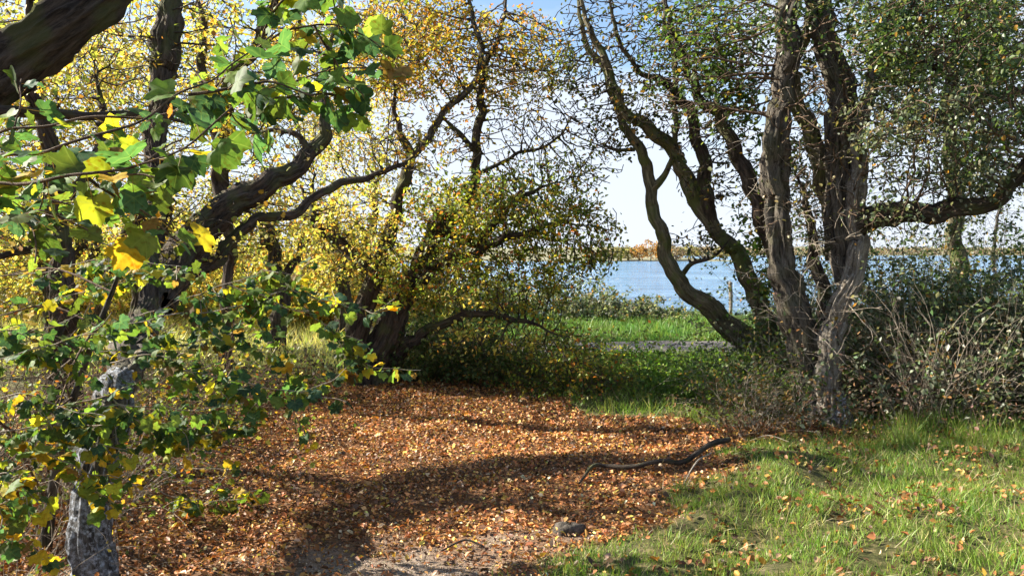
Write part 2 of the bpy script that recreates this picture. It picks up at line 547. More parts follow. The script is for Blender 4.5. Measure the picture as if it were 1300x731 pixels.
def tree(name, label, cat, limbs, vols, twig_mat, leaf, base=None, step=0.13, di=1.1, dk=0.22, jit=0.22, grav=0.0,
         group=None, iters=70, flare=0.5, cap=9000, twig_min=0.0, leafmat='leaf', ivy=None):
    """limbs: [(part name, material, [(px,py,depth,width)], rough)]; vols: [(blob args, palette id, leaves per node)]
    leaf: dict(size, kind, pals=[...])"""
    step *= 0.72; dk *= 0.62
    paths = [limb_path(l[2]) for l in limbs]
    p0 = paths[0][0]
    if base is None:
        base = (p0[0], p0[1], float(H(p0[0], p0[1])))
    root = thing(name, label, cat, base, group)
    for i, (l, pth) in enumerate(zip(limbs, paths)):
        V, Fc = limb_mesh(pth, hash_(name, i), rough=l[3] if len(l) > 3 else 1.0, flare=flare if i == 0 else 0)
        build(l[0], V, Fc, M[l[1]], root, base)
    seeds = np.concatenate([p[int(len(p) * (0.35 if i == 0 else 0.1))::2] for i, p in enumerate(paths)])
    att = []; vid = []
    for i, v in enumerate(vols):
        b = blob(*v[0][:6], int(v[0][6] * 2.4)); att.append(b); vid.append(np.full(len(b), i))
    att = np.concatenate(att); vid = np.concatenate(vid)
    pos, par, r, nch, nsp = colonize(seeds[:, :3], seeds[:, 3], att, step, di, dk, iters, jit, grav, cap)
    if twig_min:
        r[nsp:] = np.maximum(r[nsp:], twig_min)
    big = r > 0.012
    V, Fc = tubes(pos, par, r, 3 if group else 4)
    build('branches', V, Fc, M[twig_mat], root, base, kind='stuff')
    # foliage on the thin ends
    tipn = np.where((np.arange(len(pos)) >= nsp) & (r < 0.0085))[0]
    near = np.zeros(len(tipn), int)
    for i in range(0, len(tipn), 500):
        D = np.linalg.norm(pos[tipn[i:i + 500], None] - att[None, ::2], axis=2)
        near[i:i + 500] = vid[::2][D.argmin(1)]
    parts = []
    for i, v in enumerate(vols):
        t = tipn[near == i]
        if not len(t) or v[2] <= 0:
            continue
        nl = rng.poisson(v[2], len(t))
        # foliage comes in clumps: some sprays thick, some nearly bare
        cl = 0.85 * (1 + 0.95 * np.sin(pos[t, 0] * 7.1 + 2 * np.sin(pos[t, 2] * 5.7)) * np.sin(pos[t, 2] * 6.3 + pos[t, 1] * 3.9)) ** 2
        nl = rng.poisson(np.maximum(0.05, v[2] * cl * DENS[0]))
        q = np.repeat(t, nl)
        pp = par[q]; pp = np.where(pp < 0, q, pp)
        f = rng.uniform(0, 1, (len(q), 1))
        c = pos[q] * f + pos[pp] * (1 - f) + rng.normal(0, leaf.get('spread', 0.035), (len(q), 3))
        xd = norm(unit_rand(len(q)) + np.array([0, 0, -0.35]) + 0.6 * norm(pos[q] - pos[pp] + 1e-6))
        zd = norm(unit_rand(len(q)) * 0.75 + np.array([0, 0, 0.9]))
        sz = leaf['size'] * rng.uniform(0.6, 1.25, len(q))
        V, Fc, k = scatter(c, xd, zd, sz, leaf.get('kind', 'rhomb'))
        parts.append((V, Fc, np.repeat(pick(leaf['pals'][v[1]], len(q), 0.22), k, 0)))
    if parts:
        V, Fc, c = merge(parts)
        build('foliage', V, Fc, M[leafmat], root, base, col=c, kind='stuff', smooth=False)
    return root, pos, par, r


def hash_(s, i):
    return (sum(ord(c) * (j + 3) for j, c in enumerate(s)) * 31 + i * 977) % 100003


# palettes ------------------------------------------------------------------
YEL = [(4, (0.52, 0.42, 0.09)), (3, (0.62, 0.52, 0.16)), (2, (0.50, 0.30, 0.05)), (4, (0.30, 0.32, 0.07)), (1.5, (0.17, 0.22, 0.045)), (0.8, (0.42, 0.18, 0.04))]
OLV = [(4, (0.22, 0.25, 0.04)), (2.5, (0.38, 0.32, 0.05)), (2, (0.13, 0.19, 0.035)), (1, (0.42, 0.26, 0.035)), (2, (0.10, 0.15, 0.025)), (1, (0.38, 0.13, 0.03))]
ORG = [(2.5, (0.45, 0.26, 0.045)), (1.2, (0.38, 0.15, 0.03)), (4, (0.34, 0.29, 0.05)), (1.5, (0.15, 0.16, 0.03))]
GRN = [(4, (0.07, 0.13, 0.025)), (3, (0.11, 0.17, 0.03)), (1, (0.20, 0.22, 0.04)), (0.4, (0.4, 0.25, 0.04))]
GRB = [(4, (0.11, 0.21, 0.03)), (3, (0.16, 0.26, 0.04)), (1, (0.24, 0.28, 0.05))]
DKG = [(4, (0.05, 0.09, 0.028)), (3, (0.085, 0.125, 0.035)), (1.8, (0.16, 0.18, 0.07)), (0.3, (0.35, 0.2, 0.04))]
GRY = [(4, (0.12, 0.15, 0.085)), (3, (0.19, 0.20, 0.125)), (2, (0.06, 0.095, 0.04)), (1.6, (0.28, 0.28, 0.19)), (0.3, (0.4, 0.2, 0.05))]
LIT = [(3.5, (0.47, 0.18, 0.055)), (3, (0.53, 0.26, 0.09)), (3, (0.28, 0.10, 0.035)), (2.4, (0.10, 0.05, 0.025)), (1.2, (0.60, 0.41, 0.24)), (1.1, (0.56, 0.30, 0.05)), (1.5, (0.14, 0.07, 0.035)), (0.5, (0.6, 0.45, 0.1))]
BRO = [(3, (0.16, 0.10, 0.05)), (2, (0.24, 0.15, 0.08)), (2, (0.09, 0.07, 0.035)), (1, (0.08, 0.10, 0.03))]

# ------------------------------------------------------------------ ground
def axis(lo, hi, n, s, c=0.0):
    a, b = math.asinh((lo - c) / s), math.asinh((hi - c) / s)
    return c + s * np.sinh(np.linspace(a, b, n))


gx = axis(-900, 900, 236, 2.4); gy = axis(-60, 1800, 236, 2.6, 5.0)
GX, GY = np.meshgrid(gx, gy, indexing='ij')
GZ = H(GX, GY)
nx, ny = GX.shape
V = np.stack([GX, GY, GZ], -1).reshape(-1, 3)
ii = (np.arange(nx - 1)[:, None] * ny + np.arange(ny - 1)).ravel()
Fg = [np.stack([ii, ii + ny, ii + ny + 1, ii + 1], -1)]
gm, n, b = new_mat('leafy_earth_and_turf')
ma = n.nodes.new('ShaderNodeAttribute'); ma.attribute_name = 'litter'
mb_ = n.nodes.new('ShaderNodeAttribute'); mb_.attribute_name = 'bare'
tcn = n.nodes.new('ShaderNodeTexCoord')


def ramp(n, src, stops):
    r = n.nodes.new('ShaderNodeValToRGB')
    e = r.color_ramp.elements
    e[0].position, e[0].color = stops[0][0], (*stops[0][1], 1)
    e[1].position, e[1].color = stops[-1][0], (*stops[-1][1], 1)
    for p_, c_ in stops[1:-1]:
        q = e.new(p_); q.color = (*c_, 1)
    n.links.new(src, r.inputs[0])
    return r.outputs[0]


def noise(n, scale, detail=5, src=None, rough=0.6):
    a = n.nodes.new('ShaderNodeTexNoise'); a.inputs['Scale'].default_value = scale; a.inputs['Detail'].default_value = detail
    a.inputs['Roughness'].default_value = rough
    n.links.new(src or tcn.outputs['Object'], a.inputs['Vector'])
    return a.outputs[0]


grass_c = ramp(n, noise(n, 17, 9, rough=0.8), [(0.34, (0.025, 0.022, 0.012)), (0.47, (0.06, 0.065, 0.02)), (0.56, (0.13, 0.11, 0.05)), (0.7, (0.26, 0.20, 0.10))])
lit_c = ramp(n, noise(n, 42, 4), [(0.3, (0.045, 0.025, 0.014)), (0.52, (0.17, 0.08, 0.035)), (0.72, (0.33, 0.17, 0.07))])
mud_c = ramp(n, noise(n, 38, 10, rough=0.8), [(0.34, (0.07, 0.05, 0.035)), (0.5, (0.24, 0.185, 0.14)), (0.66, (0.42, 0.34, 0.27))])
mix1 = n.nodes.new('ShaderNodeMixRGB'); n.links.new(ma.outputs['Fac'], mix1.inputs[0]); n.links.new(grass_c, mix1.inputs[1]); n.links.new(lit_c, mix1.inputs[2])
mix2 = n.nodes.new('ShaderNodeMixRGB'); n.links.new(mb_.outputs['Fac'], mix2.inputs[0]); n.links.new(mix1.outputs[0], mix2.inputs[1]); n.links.new(mud_c, mix2.inputs[2])
n.links.new(mix2.outputs[0], b.inputs['Base Color'])
b.inputs['Roughness'].default_value = 0.95
b.inputs['Specular IOR Level'].default_value = 0.15
bu = n.nodes.new('ShaderNodeBump'); bu.inputs['Strength'].default_value = 0.7; bu.inputs['Distance'].default_value = 0.03
n.links.new(noise(n, 30, 8, rough=0.75), bu.inputs['Height']); n.links.new(bu.outputs[0], b.inputs['Normal'])
lm = litter(GX, GY).ravel(); bm_ = (bare(GX, GY)).ravel()
under = np.maximum(sstep(0.3, 1.0, lm), 0)
ground = build('ground', V, Fg, gm, extra={'litter': under, 'bare': bm_})
ground['kind'] = 'structure'; ground['label'] = 'woodland floor with fallen leaves, turf and bare trodden earth'

# gravel path along the shore
pm, n, b = new_mat('gravel')
tcn = n.nodes.new('ShaderNodeTexCoord')
n.links.new(ramp(n, noise(n, 18, 8, rough=0.8), [(0.3, (0.075, 0.063, 0.055)), (0.55, (0.17, 0.15, 0.135)), (0.75, (0.28, 0.255, 0.23))]), b.inputs['Base Color'])
b.inputs['Roughness'].default_value = 0.95
bu = n.nodes.new('ShaderNodeBump'); bu.inputs['Strength'].default_value = 0.8; bu.inputs['Distance'].default_value = 0.03
n.links.new(noise(n, 60, 4, rough=0.8), bu.inputs['Height']); n.links.new(bu.outputs[0], b.inputs['Normal'])
px_ = np.linspace(-40, 40, 400); pt = np.linspace(0, 1, 10)


def path_mid(x):
    x = np.asarray(x, float)
    return 13.05 + 0.012 * x + 0.25 * np.sin(x * 0.23) + 0.5 * np.minimum(x + 0.3, 0) ** 2


px_ = px_[px_ > -5.5]; npx = len(px_)
PX, PT = np.meshgrid(px_, pt, indexing='ij')
wid = (0.75 + 0.35 * np.abs(np.minimum(PX + 0.3, 0))) + 0.08 * np.sin(PX * 3.1) + 0.05 * np.sin(PX * 7.7)
PY = path_mid(PX) + (PT - 0.5) * 2 * wid
PZ = H(PX, PY) + 0.02 + 0.02 * np.sin(PT * math.pi)
V = np.stack([PX, PY, PZ], -1).reshape(-1, 3)
ii = (np.arange(npx - 1)[:, None] * 10 + np.arange(9)).ravel()
pth = build('path', V, [np.stack([ii, ii + 10, ii + 11, ii + 1], -1)], pm)
pth['kind'] = 'structure'; pth['label'] = 'narrow grey gravel path along the lake shore'

# the lake
wm, n, b = new_mat('choppy_lake_water')
tcn = n.nodes.new('ShaderNodeTexCoord')
mpn = n.nodes.new('ShaderNodeMapping'); mpn.inputs['Scale'].default_value = (0.55, 1.0, 1.0)
n.links.new(tcn.outputs['Object'], mpn.inputs['Vector'])
b.inputs['Roughness'].default_value = 0.12
b.inputs['IOR'].default_value = 1.33
b.inputs['Base Color'].default_value = (0.15, 0.30, 0.46, 1)
lm_ = n.nodes.new('ShaderNodeMapping'); lm_.inputs['Scale'].default_value = (0.02, 0.11, 1.0)
n.links.new(tcn.outputs['Object'], lm_.inputs['Vector'])
painted_sheen = noise(n, 3.0, 8, lm_.outputs[0], 0.75)  # light and dark of wind-ruffled reflections, painted as colour streaks
n.links.new(ramp(n, painted_sheen, [(0.38, (0.07, 0.17, 0.30)), (0.52, (0.11, 0.27, 0.46)), (0.62, (0.26, 0.43, 0.62))]), b.inputs['Base Color'])
h1 = noise(n, 1.5, 6, mpn.outputs[0], 0.7)
h2 = noise(n, 0.3, 4, mpn.outputs[0], 0.6)
ad = n.nodes.new('ShaderNodeMath'); ad.operation = 'MULTIPLY_ADD'; ad.inputs[1].default_value = 1.6
n.links.new(h2, ad.inputs[0]); n.links.new(h1, ad.inputs[2])
bu = n.nodes.new('ShaderNodeBump'); bu.inputs['Strength'].default_value = 1.0; bu.inputs['Distance'].default_value = 0.8
n.links.new(ad.outputs[0], bu.inputs['Height']); n.links.new(bu.outputs[0], b.inputs['Normal'])
WZ = -1.6
wx = axis(-900, 900, 60, 60); wy = 19 + (1600 - 19) * (np.linspace(0, 1, 60) ** 3)
WX, WY = np.meshgrid(wx, wy, indexing='ij')
ii = (np.arange(59)[:, None] * 60 + np.arange(59)).ravel()
lake = build('water', np.stack([WX, WY, np.full(WX.shape, WZ)], -1).reshape(-1, 3), [np.stack([ii, ii + 60, ii + 61, ii + 1], -1)], wm)
lake['kind'] = 'structure'; lake['label'] = 'wide blue lake ruffled by the wind'

# far shores: low land beyond the water
sm, n, b = new_mat('far_fields')
tcn = n.nodes.new('ShaderNodeTexCoord')
n.links.new(ramp(n, noise(n, 0.05, 6), [(0.3, (0.10, 0.11, 0.06)), (0.6, (0.20, 0.18, 0.10)), (0.8, (0.26, 0.22, 0.13))]), b.inputs['Base Color'])
b.inputs['Roughness'].default_value = 1.0


def far_land(name, label, x0, x1, y0, y1, hmax, seed):
    xs = np.linspace(x0, x1, 90); ts = np.linspace(0, 1, 24)
    X, T = np.meshgrid(xs, ts, indexing='ij')
    edge = y0 + 5 * fn(X, X * 0, 60, seed)
    Y = edge + T * (y1 - edge)
    fade = sstep(0, 0.12, (X - x0) / (x1 - x0)) * sstep(1, 0.9, (X - x0) / (x1 - x0))
    Z = WZ - 0.3 + (0.75 * sstep(0, 0.01, T) + hmax * sstep(0.0, 0.9, T) * (0.7 + 0.3 * fn(X, Y, 90, seed + 1))) * (0.02 + fade)
    V = np.stack([X, Y, Z], -1).reshape(-1, 3)
    ii = (np.arange(89)[:, None] * 24 + np.arange(23)).ravel()
    o = build(name, V, [np.stack([ii, ii + 24, ii + 25, ii + 1], -1)], sm)
    o['kind'] = 'structure'; o['label'] = label


far_land('far_shore', 'low near shore across the lake to the left', -260, 85, 236, 420, 1.6, 51)
far_land('hills', 'low brown land on the horizon across the lake', -600, 900, 500, 1400, 7.5, 52)

FARC = {
    'orange': [(3, (0.40, 0.21, 0.07)), (2, (0.46, 0.28, 0.09)), (2, (0.26, 0.14, 0.06))],
    'olive': [(3, (0.23, 0.21, 0.09)), (2, (0.32, 0.27, 0.11)), (2, (0.15, 0.14, 0.07))],
    'brown': [(3, (0.20, 0.15, 0.11)), (2, (0.27, 0.20, 0.14)), (2, (0.14, 0.12, 0.09))],
}


def far_tree(px, d, hgt, wid_, pal, label):
    x = (px - 650) / F * d
    z0 = WZ + 0.35
    root = thing('far_tree', label, 'tree', (x, d, z0), 'trees on the far shore of the lake')
    tp = catmull([[x, d, z0 - 0.3, 0.16], [x + 0.1, d, z0 + hgt * 0.3, 0.13], [x, d, z0 + hgt * 0.7, 0.05]], 0.3)
    pa = np.arange(len(tp)) - 1
    V, Fc = tubes(tp[:, :3], pa, tp[:, 3], 6)
    build('trunk', V, Fc, M['twig_dark'], root, (x, d, z0))
    nl = 420
    u = unit_rand(nl) * rng.uniform(0.5, 1, (nl, 1)) ** 0.4
    lump = 1 + 0.22 * np.sin(u[:, 0] * 7 + px) * np.sin(u[:, 2] * 6 + px)
    c = np.stack([x + u[:, 0] * wid_ * lump, d + u[:, 1] * wid_, z0 + hgt * 0.56 + u[:, 2] * hgt * 0.46 * lump], -1)
    V, Fc, k = scatter(c, unit_rand(nl), unit_rand(nl), rng.uniform(0.35, 0.8, nl), 'oval')
    build('crown', V, Fc, M['leaf'], root, (x, d, z0), col=np.repeat(pick(FARC[pal], nl), k, 0), smooth=False)


far_spec = [(768, 240, 3.0, 2.6, 'brown', 'low brown tree at the left end of the far shore'),
            (784, 241, 3.7, 2.8, 'olive', 'olive green tree left of the orange trees on the far shore'),
            (797, 243, 3.9, 2.6, 'olive', 'yellowish round tree touching the orange trees on the far shore'),
            (811, 240, 4.2, 2.4, 'orange', 'small orange tree left of the tallest far tree'),
            (826, 242, 5.6, 3.6, 'orange', 'tallest rusty orange tree on the far shore'),
            (840, 243, 4.6, 2.8, 'orange', 'dull orange tree right of the tallest far tree'),
            (858, 246, 4.0, 3.0, 'brown', 'brown tree just right of the curved hawthorn stem'),
            (876, 248, 4.4, 3.2, 'olive', 'olive coloured tree beyond the water between the two leaning stems'),
            (897, 248, 4.0, 3.4, 'brown', 'brown bushy tree above the marker post across the lake'),
            (918, 250, 4.3, 3.0, 'olive', 'grey green tree on the far shore above the post'),
            (938, 252, 3.6, 3.0, 'brown', 'last low brown tree at the right end of the near far shore')]
for a in far_spec:
    far_tree(*a)

nl = 9000                                                     # the far wood on the horizon
fx = rng.uniform(60, 560, nl); fy = 520 + rng.uniform(0, 60, nl)
top = 4.2 + 1.8 * fn(fx, fx * 0, 22, 61) + 1.0 * fn(fx, fx * 0, 6, 62)
fz = WZ + 0.3 + rng.uniform(0, 1, nl) * np.maximum(top, 1.2)
V, Fc, k = scatter(np.stack([fx, fy, fz], -1), unit_rand(nl), unit_rand(nl), rng.uniform(0.9, 2.0, nl), 'oval')
o = build('far_wood', V, Fc, M['leaf'], col=np.repeat(pick(FARC['brown'], nl), k, 0), kind='stuff', smooth=False)
o['label'] = 'distant strip of brown woodland along the horizon'; o['category'] = 'wood'
print('setting done')

# ------------------------------------------------------------------ marker post on the bank
pb = P(927, 412, 25.5); pb[2] = -0.95
root = thing('marker_post', 'weathered wooden post standing on the bank in front of the lake', 'post', tuple(pb))
wp = catmull([[pb[0], pb[1], pb[2] - 0.3, 0.06], [pb[0] + 0.01, pb[1], 0.0, 0.058], [pb[0] - 0.02, pb[1], 0.53, 0.055]], 0.1)
V, Fc = limb_mesh(wp, 5, 0.4)
build('post_shaft', V, Fc, M['bark_pale'], root, tuple(pb))
cpth = catmull([[pb[0] - 0.02, pb[1], 0.525, 0.072], [pb[0] - 0.02, pb[1], 0.57, 0.072], [pb[0] - 0.02, pb[1], 0.60, 0.05]], 0.02)
V, Fc = limb_mesh(cpth, 6, 0.3)
build('post_cap', V, Fc, M['bark_pale'], root, tuple(pb))

# ------------------------------------------------------------------ right hand trees
GW = 7.35
hawthorn_limbs = [
    ('trunk', 'bark_lichen', [(1052, 560, 7.4, 58.6), (1046, 520, 7.4, 45.9), (1024, 450, 7.4, 39.6), (1003, 380, 7.4, 35.6), (992, 320, 7.4, 29.2), (984, 260, 7.4, 26.9),
                              (984, 200, 7.4, 30.1), (992, 120, 7.4, 26.1), (1000, 50, 7.4, 26.9), (1003, -40, 7.4, 23.7), (1000, -160, 7.4, 17.4), (990, -260, 7.4, 9.5)], 1.5),
    ('pale_stem', 'bark_pale', [(1052, 560, 7.25, 47.5), (1053, 510, 7.22, 39.6), (1050, 460, 7.2, 26.9), (1062, 410, 7.2, 25.3), (1076, 365, 7.2, 23.7), (1088, 320, 7.2, 22.2), (1093, 280, 7.2, 23.7), (1092, 255, 7.2, 17.4)], 1.3),
    ('stem', 'bark_lichen', [(1080, 372, 7.3, 23.7), (1068, 330, 7.35, 26.9), (1062, 250, 7.4, 28.5), (1066, 180, 7.4, 31.6), (1068, 120, 7.4, 30.1), (1052, 60, 7.45, 26.9), (1035, 0, 7.5, 23.7), (1015, -90, 7.6, 17.4), (1010, -200, 7.7, 11.1)], 1.5),
    ('stem', 'bark_pale', [(1086, 300, 7.25, 20.6), (1085, 240, 7.25, 19.0), (1090, 190, 7.3, 17.4), (1096, 140, 7.35, 14.3), (1120, 60, 7.4, 11.9), (1160, -40, 7.5, 8.7)], 1.2),
    ('stem', 'bark_olive', [(1058, 330, 7.6, 17.4), (1048, 240, 7.6, 17.4), (1030, 180, 7.6, 19.0), (1014, 130, 7.6, 15.8), (1012, 70, 7.6, 12.6), (1035, 0, 7.6, 9.5), (1050, -80, 7.6, 6.4)], 0.7),
    ('stem', 'bark_dark', [(1050, 420, 7.5, 19.0), (1040, 360, 7.55, 14.3), (1034, 310, 7.6, 11.1), (1022, 260, 7.6, 8.7), (1010, 220, 7.7, 6.4)], 0.8),
    ('limb', 'bark_dark', [(1090, 285, 7.2, 26.9), (1120, 274, 7.1, 23.7), (1160, 267, 7.0, 21.3), (1215, 268, 6.9, 21.3), (1258, 257, 6.8, 20.6), (1285, 225, 6.7, 18.2), (1320, 195, 6.6, 15.8), (1380, 160, 6.5, 9.5)], 1.5),
    ('limb', 'bark_dark', [(1100, 100, 7.5, 12.6), (1130, 75, 7.4, 11.1), (1165, 72, 7.3, 9.5), (1185, 85, 7.2, 7.1), (1215, 110, 7.2, 4.7)], 0.8),
    ('root', 'bark_lichen', [(1040, 535, 7.35, 23.7), (1015, 548, 7.2, 17.4), (985, 555, 7.1, 12.6), (955, 570, 7.0, 7.9)], 1.2),
    ('root', 'bark_pale', [(1035, 520, 7.25, 17.4), (1024, 552, 7.05, 11.9), (1016, 565, 6.95, 8.7)], 1.0),
    ('root', 'bark_white', [(1062, 500, 7.2, 23.7), (1066, 540, 7.12, 28.5), (1070, 560, 7.08, 23.7)], 1.4),
]
hv = [((1010, -10, 7.6, 130, 110, 0.9, 420), 0, 2.6),
      ((1170, 40, 7.2, 150, 90, 1.1, 900), 0, 4.8),
      ((1190, 150, 6.9, 130, 60, 0.9, 900), 1, 4.4),
      ((1220, 225, 6.9, 110, 28, 0.6, 420), 1, 3.6),
      ((1150, 270, 6.9, 90, 26, 0.5, 200), 1, 1.6),
      ((1060, 150, 7.2, 90, 110, 0.6, 380), 2, 0.5),
      ((900, 90, 7.8, 90, 90, 0.7, 380), 0, 1.4),
      ((1290, 120, 6.9, 140, 140, 1.2, 500), 0, 2.2),
      ((1010, 260, 7.5, 60, 60, 0.5, 120), 2, 0.8),
      ((1035, 220, 7.75, 36, 170, 0.25, 260), 0, 5.0)]
hawthorn, hp, hpar, hr = tree('hawthorn_tree', 'old many-stemmed hawthorn with lichened dark trunk and pale twisted stem on the right bank', 'tree', hawthorn_limbs, hv,
     'twig_brown', dict(size=0.042, kind='oval', pals=[DKG, GRY, [(2, (0.12, 0.12, 0.04)), (1, (0.3, 0.25, 0.1))]], spread=0.05), step=0.11, di=0.7, dk=0.14, jit=0.35, flare=0.35, cap=12000, twig_min=0.0038, leafmat='leaf_glossy')

def stems_on(root, base, name, ids, n, length, r, mat, seed, zr=(0.6, 3.6)):
    """thin dead twigs sprouting from the thick limbs"""
    r_ = np.random.default_rng(seed)
    PP, PA, RR, tot = [], [], [], 0
    for q in range(n):
        p = ids[r_.integers(0, len(ids))]
        c = p[r_.integers(0, len(p)), :3]
        if not zr[0] < c[2] < zr[1]:
            continue
        d = norm(r_.normal(0, 1, 3) * np.array([1, 0.9, 0.6]) + np.array([0, -0.5, 0.2])); L_ = length * r_.uniform(0.3, 1.2); m_ = 8
        pts = [c]
        for k in range(m_ - 1):
            d = norm(d + r_.normal(0, 0.25, 3)); pts.append(pts[-1] + d * L_ / m_)
        PP.append(np.array(pts)); PA.append(np.concatenate([[-1], tot + np.arange(m_ - 1)])); RR.append(np.linspace(r, r * 0.4, m_) * r_.uniform(0.6, 1.3))
        b_main = tot; tot += m_
        for w in range(2):
            k = int(r_.integers(2, m_ - 1)); d2 = norm(d + r_.normal(0, 0.8, 3))
            PP.append(np.array([pts[k] + d2 * L_ * 0.08 * (e_ + 1) + r_.normal(0, 0.006, 3) for e_ in range(4)]))
            PA.append(np.concatenate([[b_main + k], tot + np.arange(3)])); RR.append(np.linspace(r * 0.6, r * 0.3, 4)); tot += 4
    V, Fc = tubes(np.concatenate(PP), np.concatenate(PA), np.concatenate(RR), 4)
    build(name, V, Fc, M[mat], root, base, kind='stuff')


hbase = tuple(hawthorn.location)
stems_on(hawthorn, hbase, 'dead_twigs', [limb_path(l[2]) for l in hawthorn_limbs[:6]], 260, 0.75, 0.0045, 'twig_pale', 17)

leaning_limbs = [
    ('trunk', 'bark_olive', [(985, 452, 9.0, 36.1), (955, 432, 8.95, 29.5), (928, 420, 8.9, 27.1), (905, 396, 8.8, 24.6), (880, 372, 8.75, 20.5), (858, 348, 8.7, 18.0), (843, 318, 8.7, 16.4), (834, 280, 8.7, 14.8),
                             (828, 245, 8.7, 13.9), (822, 215, 8.7, 13.1), (806, 188, 8.7, 11.5), (792, 150, 8.7, 9.8), (770, 100, 8.7, 8.2), (745, 55, 8.7, 7.4), (735, 0, 8.7, 6.6), (728, -60, 8.7, 4.9)], 0.9),
    ('stem', 'bark_olive', [(985, 470, 8.6, 32.8), (968, 400, 8.6, 22.1), (952, 355, 8.6, 21.3), (938, 322, 8.6, 19.7), (905, 290, 8.6, 18.0), (882, 250, 8.6, 18.0), (866, 210, 8.6, 17.2), (838, 175, 8.6, 15.6),
                            (802, 150, 8.6, 11.5), (782, 110, 8.6, 9.8), (758, 60, 8.6, 9.0), (742, 10, 8.6, 7.4), (735, -60, 8.6, 5.7)], 0.9),
    ('limb', 'bark_olive', [(828, 240, 8.7, 10.7), (845, 222, 8.65, 7.4), (852, 205, 8.6, 6.6), (858, 150, 8.6, 6.6), (856, 90, 8.6, 7.4), (846, 30, 8.6, 6.6), (838, -40, 8.6, 4.9)], 0.6),
    ('limb', 'bark_dark', [(905, 290, 8.6, 16.4), (895, 240, 8.5, 16.4), (888, 180, 8.5, 14.8), (868, 130, 8.5, 11.5), (842, 105, 8.5, 9.0), (812, 92, 8.5, 6.6), (790, 60, 8.4, 5.7), (778, 20, 8.4, 4.9), (775, -40, 8.4, 4.1)], 0.6),
    ('limb', 'bark_dark', [(985, 330, 8.0, 18.0), (960, 250, 8.0, 18.0), (935, 200, 8.05, 16.4), (915, 150, 8.1, 13.9), (890, 125, 8.1, 11.5), (868, 80, 8.2, 9.0), (850, 20, 8.2, 7.4), (840, -60, 8.2, 4.9)], 0.7),
    ('limb', 'bark_dark', [(865, 350, 8.7, 6.6), (878, 335, 8.6, 5.7), (905, 325, 8.5, 4.1), (925, 305, 8.5, 3.3)], 0.5),
    ('limb', 'bark_dark', [(806, 190, 8.7, 5.7), (780, 190, 8.7, 4.1), (760, 180, 8.7, 3.3)], 0.5),
]
lv = [((790, 50, 8.6, 90, 80, 0.7, 600), 0, 0.4),
      ((800, 140, 8.6, 80, 60, 0.6, 380), 0, 1.1),
      ((885, 60, 8.3, 80, 90, 0.7, 600), 1, 1.8),
      ((905, 200, 8.3, 60, 70, 0.5, 330), 0, 0.6),
      ((900, 305, 8.5, 50, 24, 0.4, 90), 0, 1.2),
      ((740, 110, 8.7, 40, 60, 0.5, 160), 0, 0.5),
      ((972, 360, 8.4, 16, 60, 0.25, 70), 1, 4.0),
      ((935, 90, 8.2, 50, 90, 0.5, 300), 1, 3.5),
      ((962, 250, 8.2, 26, 80, 0.3, 160), 1, 4.0)]
tree('leaning_tree', 'two slender mossy stems leaning left over the gravel path from behind the hawthorn', 'tree', leaning_limbs, lv,
     'twig_dark', dict(size=0.05, kind='oval', pals=[[(3, (0.05, 0.06, 0.02)), (2, (0.09, 0.10, 0.03)), (1, (0.2, 0.12, 0.03))], GRN], spread=0.045), step=0.10, di=0.8, dk=0.13, jit=0.38, flare=0.0, cap=11000, twig_min=0.0042)

tree('slender_tree', 'slim upright tree behind the right hand thicket with a level side branch', 'tree',
     [('trunk', 'bark_olive', [(1222, 420, 10.0, 24), (1216, 330, 10.0, 20), (1212, 260, 10.0, 18), (1208, 190, 10.0, 16), (1205, 130, 10.0, 14), (1215, 40, 10.0, 12), (1210, -60, 10.0, 8)], 0.8),
      ('limb', 'bark_dark', [(1208, 150, 10.0, 13), (1240, 132, 9.8, 14), (1275, 120, 9.6, 13), (1330, 112, 9.5, 10)], 0.8),
      ('limb', 'bark_olive', [(1214, 240, 10.0, 8), (1232, 215, 10.0, 7), (1250, 195, 10, 6), (1252, 170, 10, 5)], 0.5)],
     [((1230, 60, 9.8, 160, 110, 1.2, 1000), 0, 5.0), ((1250, 200, 9.8, 140, 60, 0.9, 500), 0, 1.2), ((1330, 60, 10.2, 130, 110, 1.5, 400), 0, 2.2)],
     'twig_dark', dict(size=0.05, kind='rhomb', pals=[DKG], spread=0.06), step=0.14, di=0.9, dk=0.17, jit=0.3, leafmat='leaf_glossy')
tree('bare_sapling', 'thin leafless sapling standing by the water at the far right edge', 'sapling',
     [('trunk', 'bark_grey', [(1262, 345, 14.0, 5), (1262, 300, 14, 4), (1275, 250, 14, 3), (1290, 200, 14, 2)], 0.4)],
     [((1275, 260, 14, 28, 45, 0.5, 90), 0, 0.0)], 'twig_dark', dict(size=0.04, pals=[OLV]), step=0.15, di=1.2, dk=0.2, jit=0.25, flare=0, twig_min=0.004)
print('right trees done')

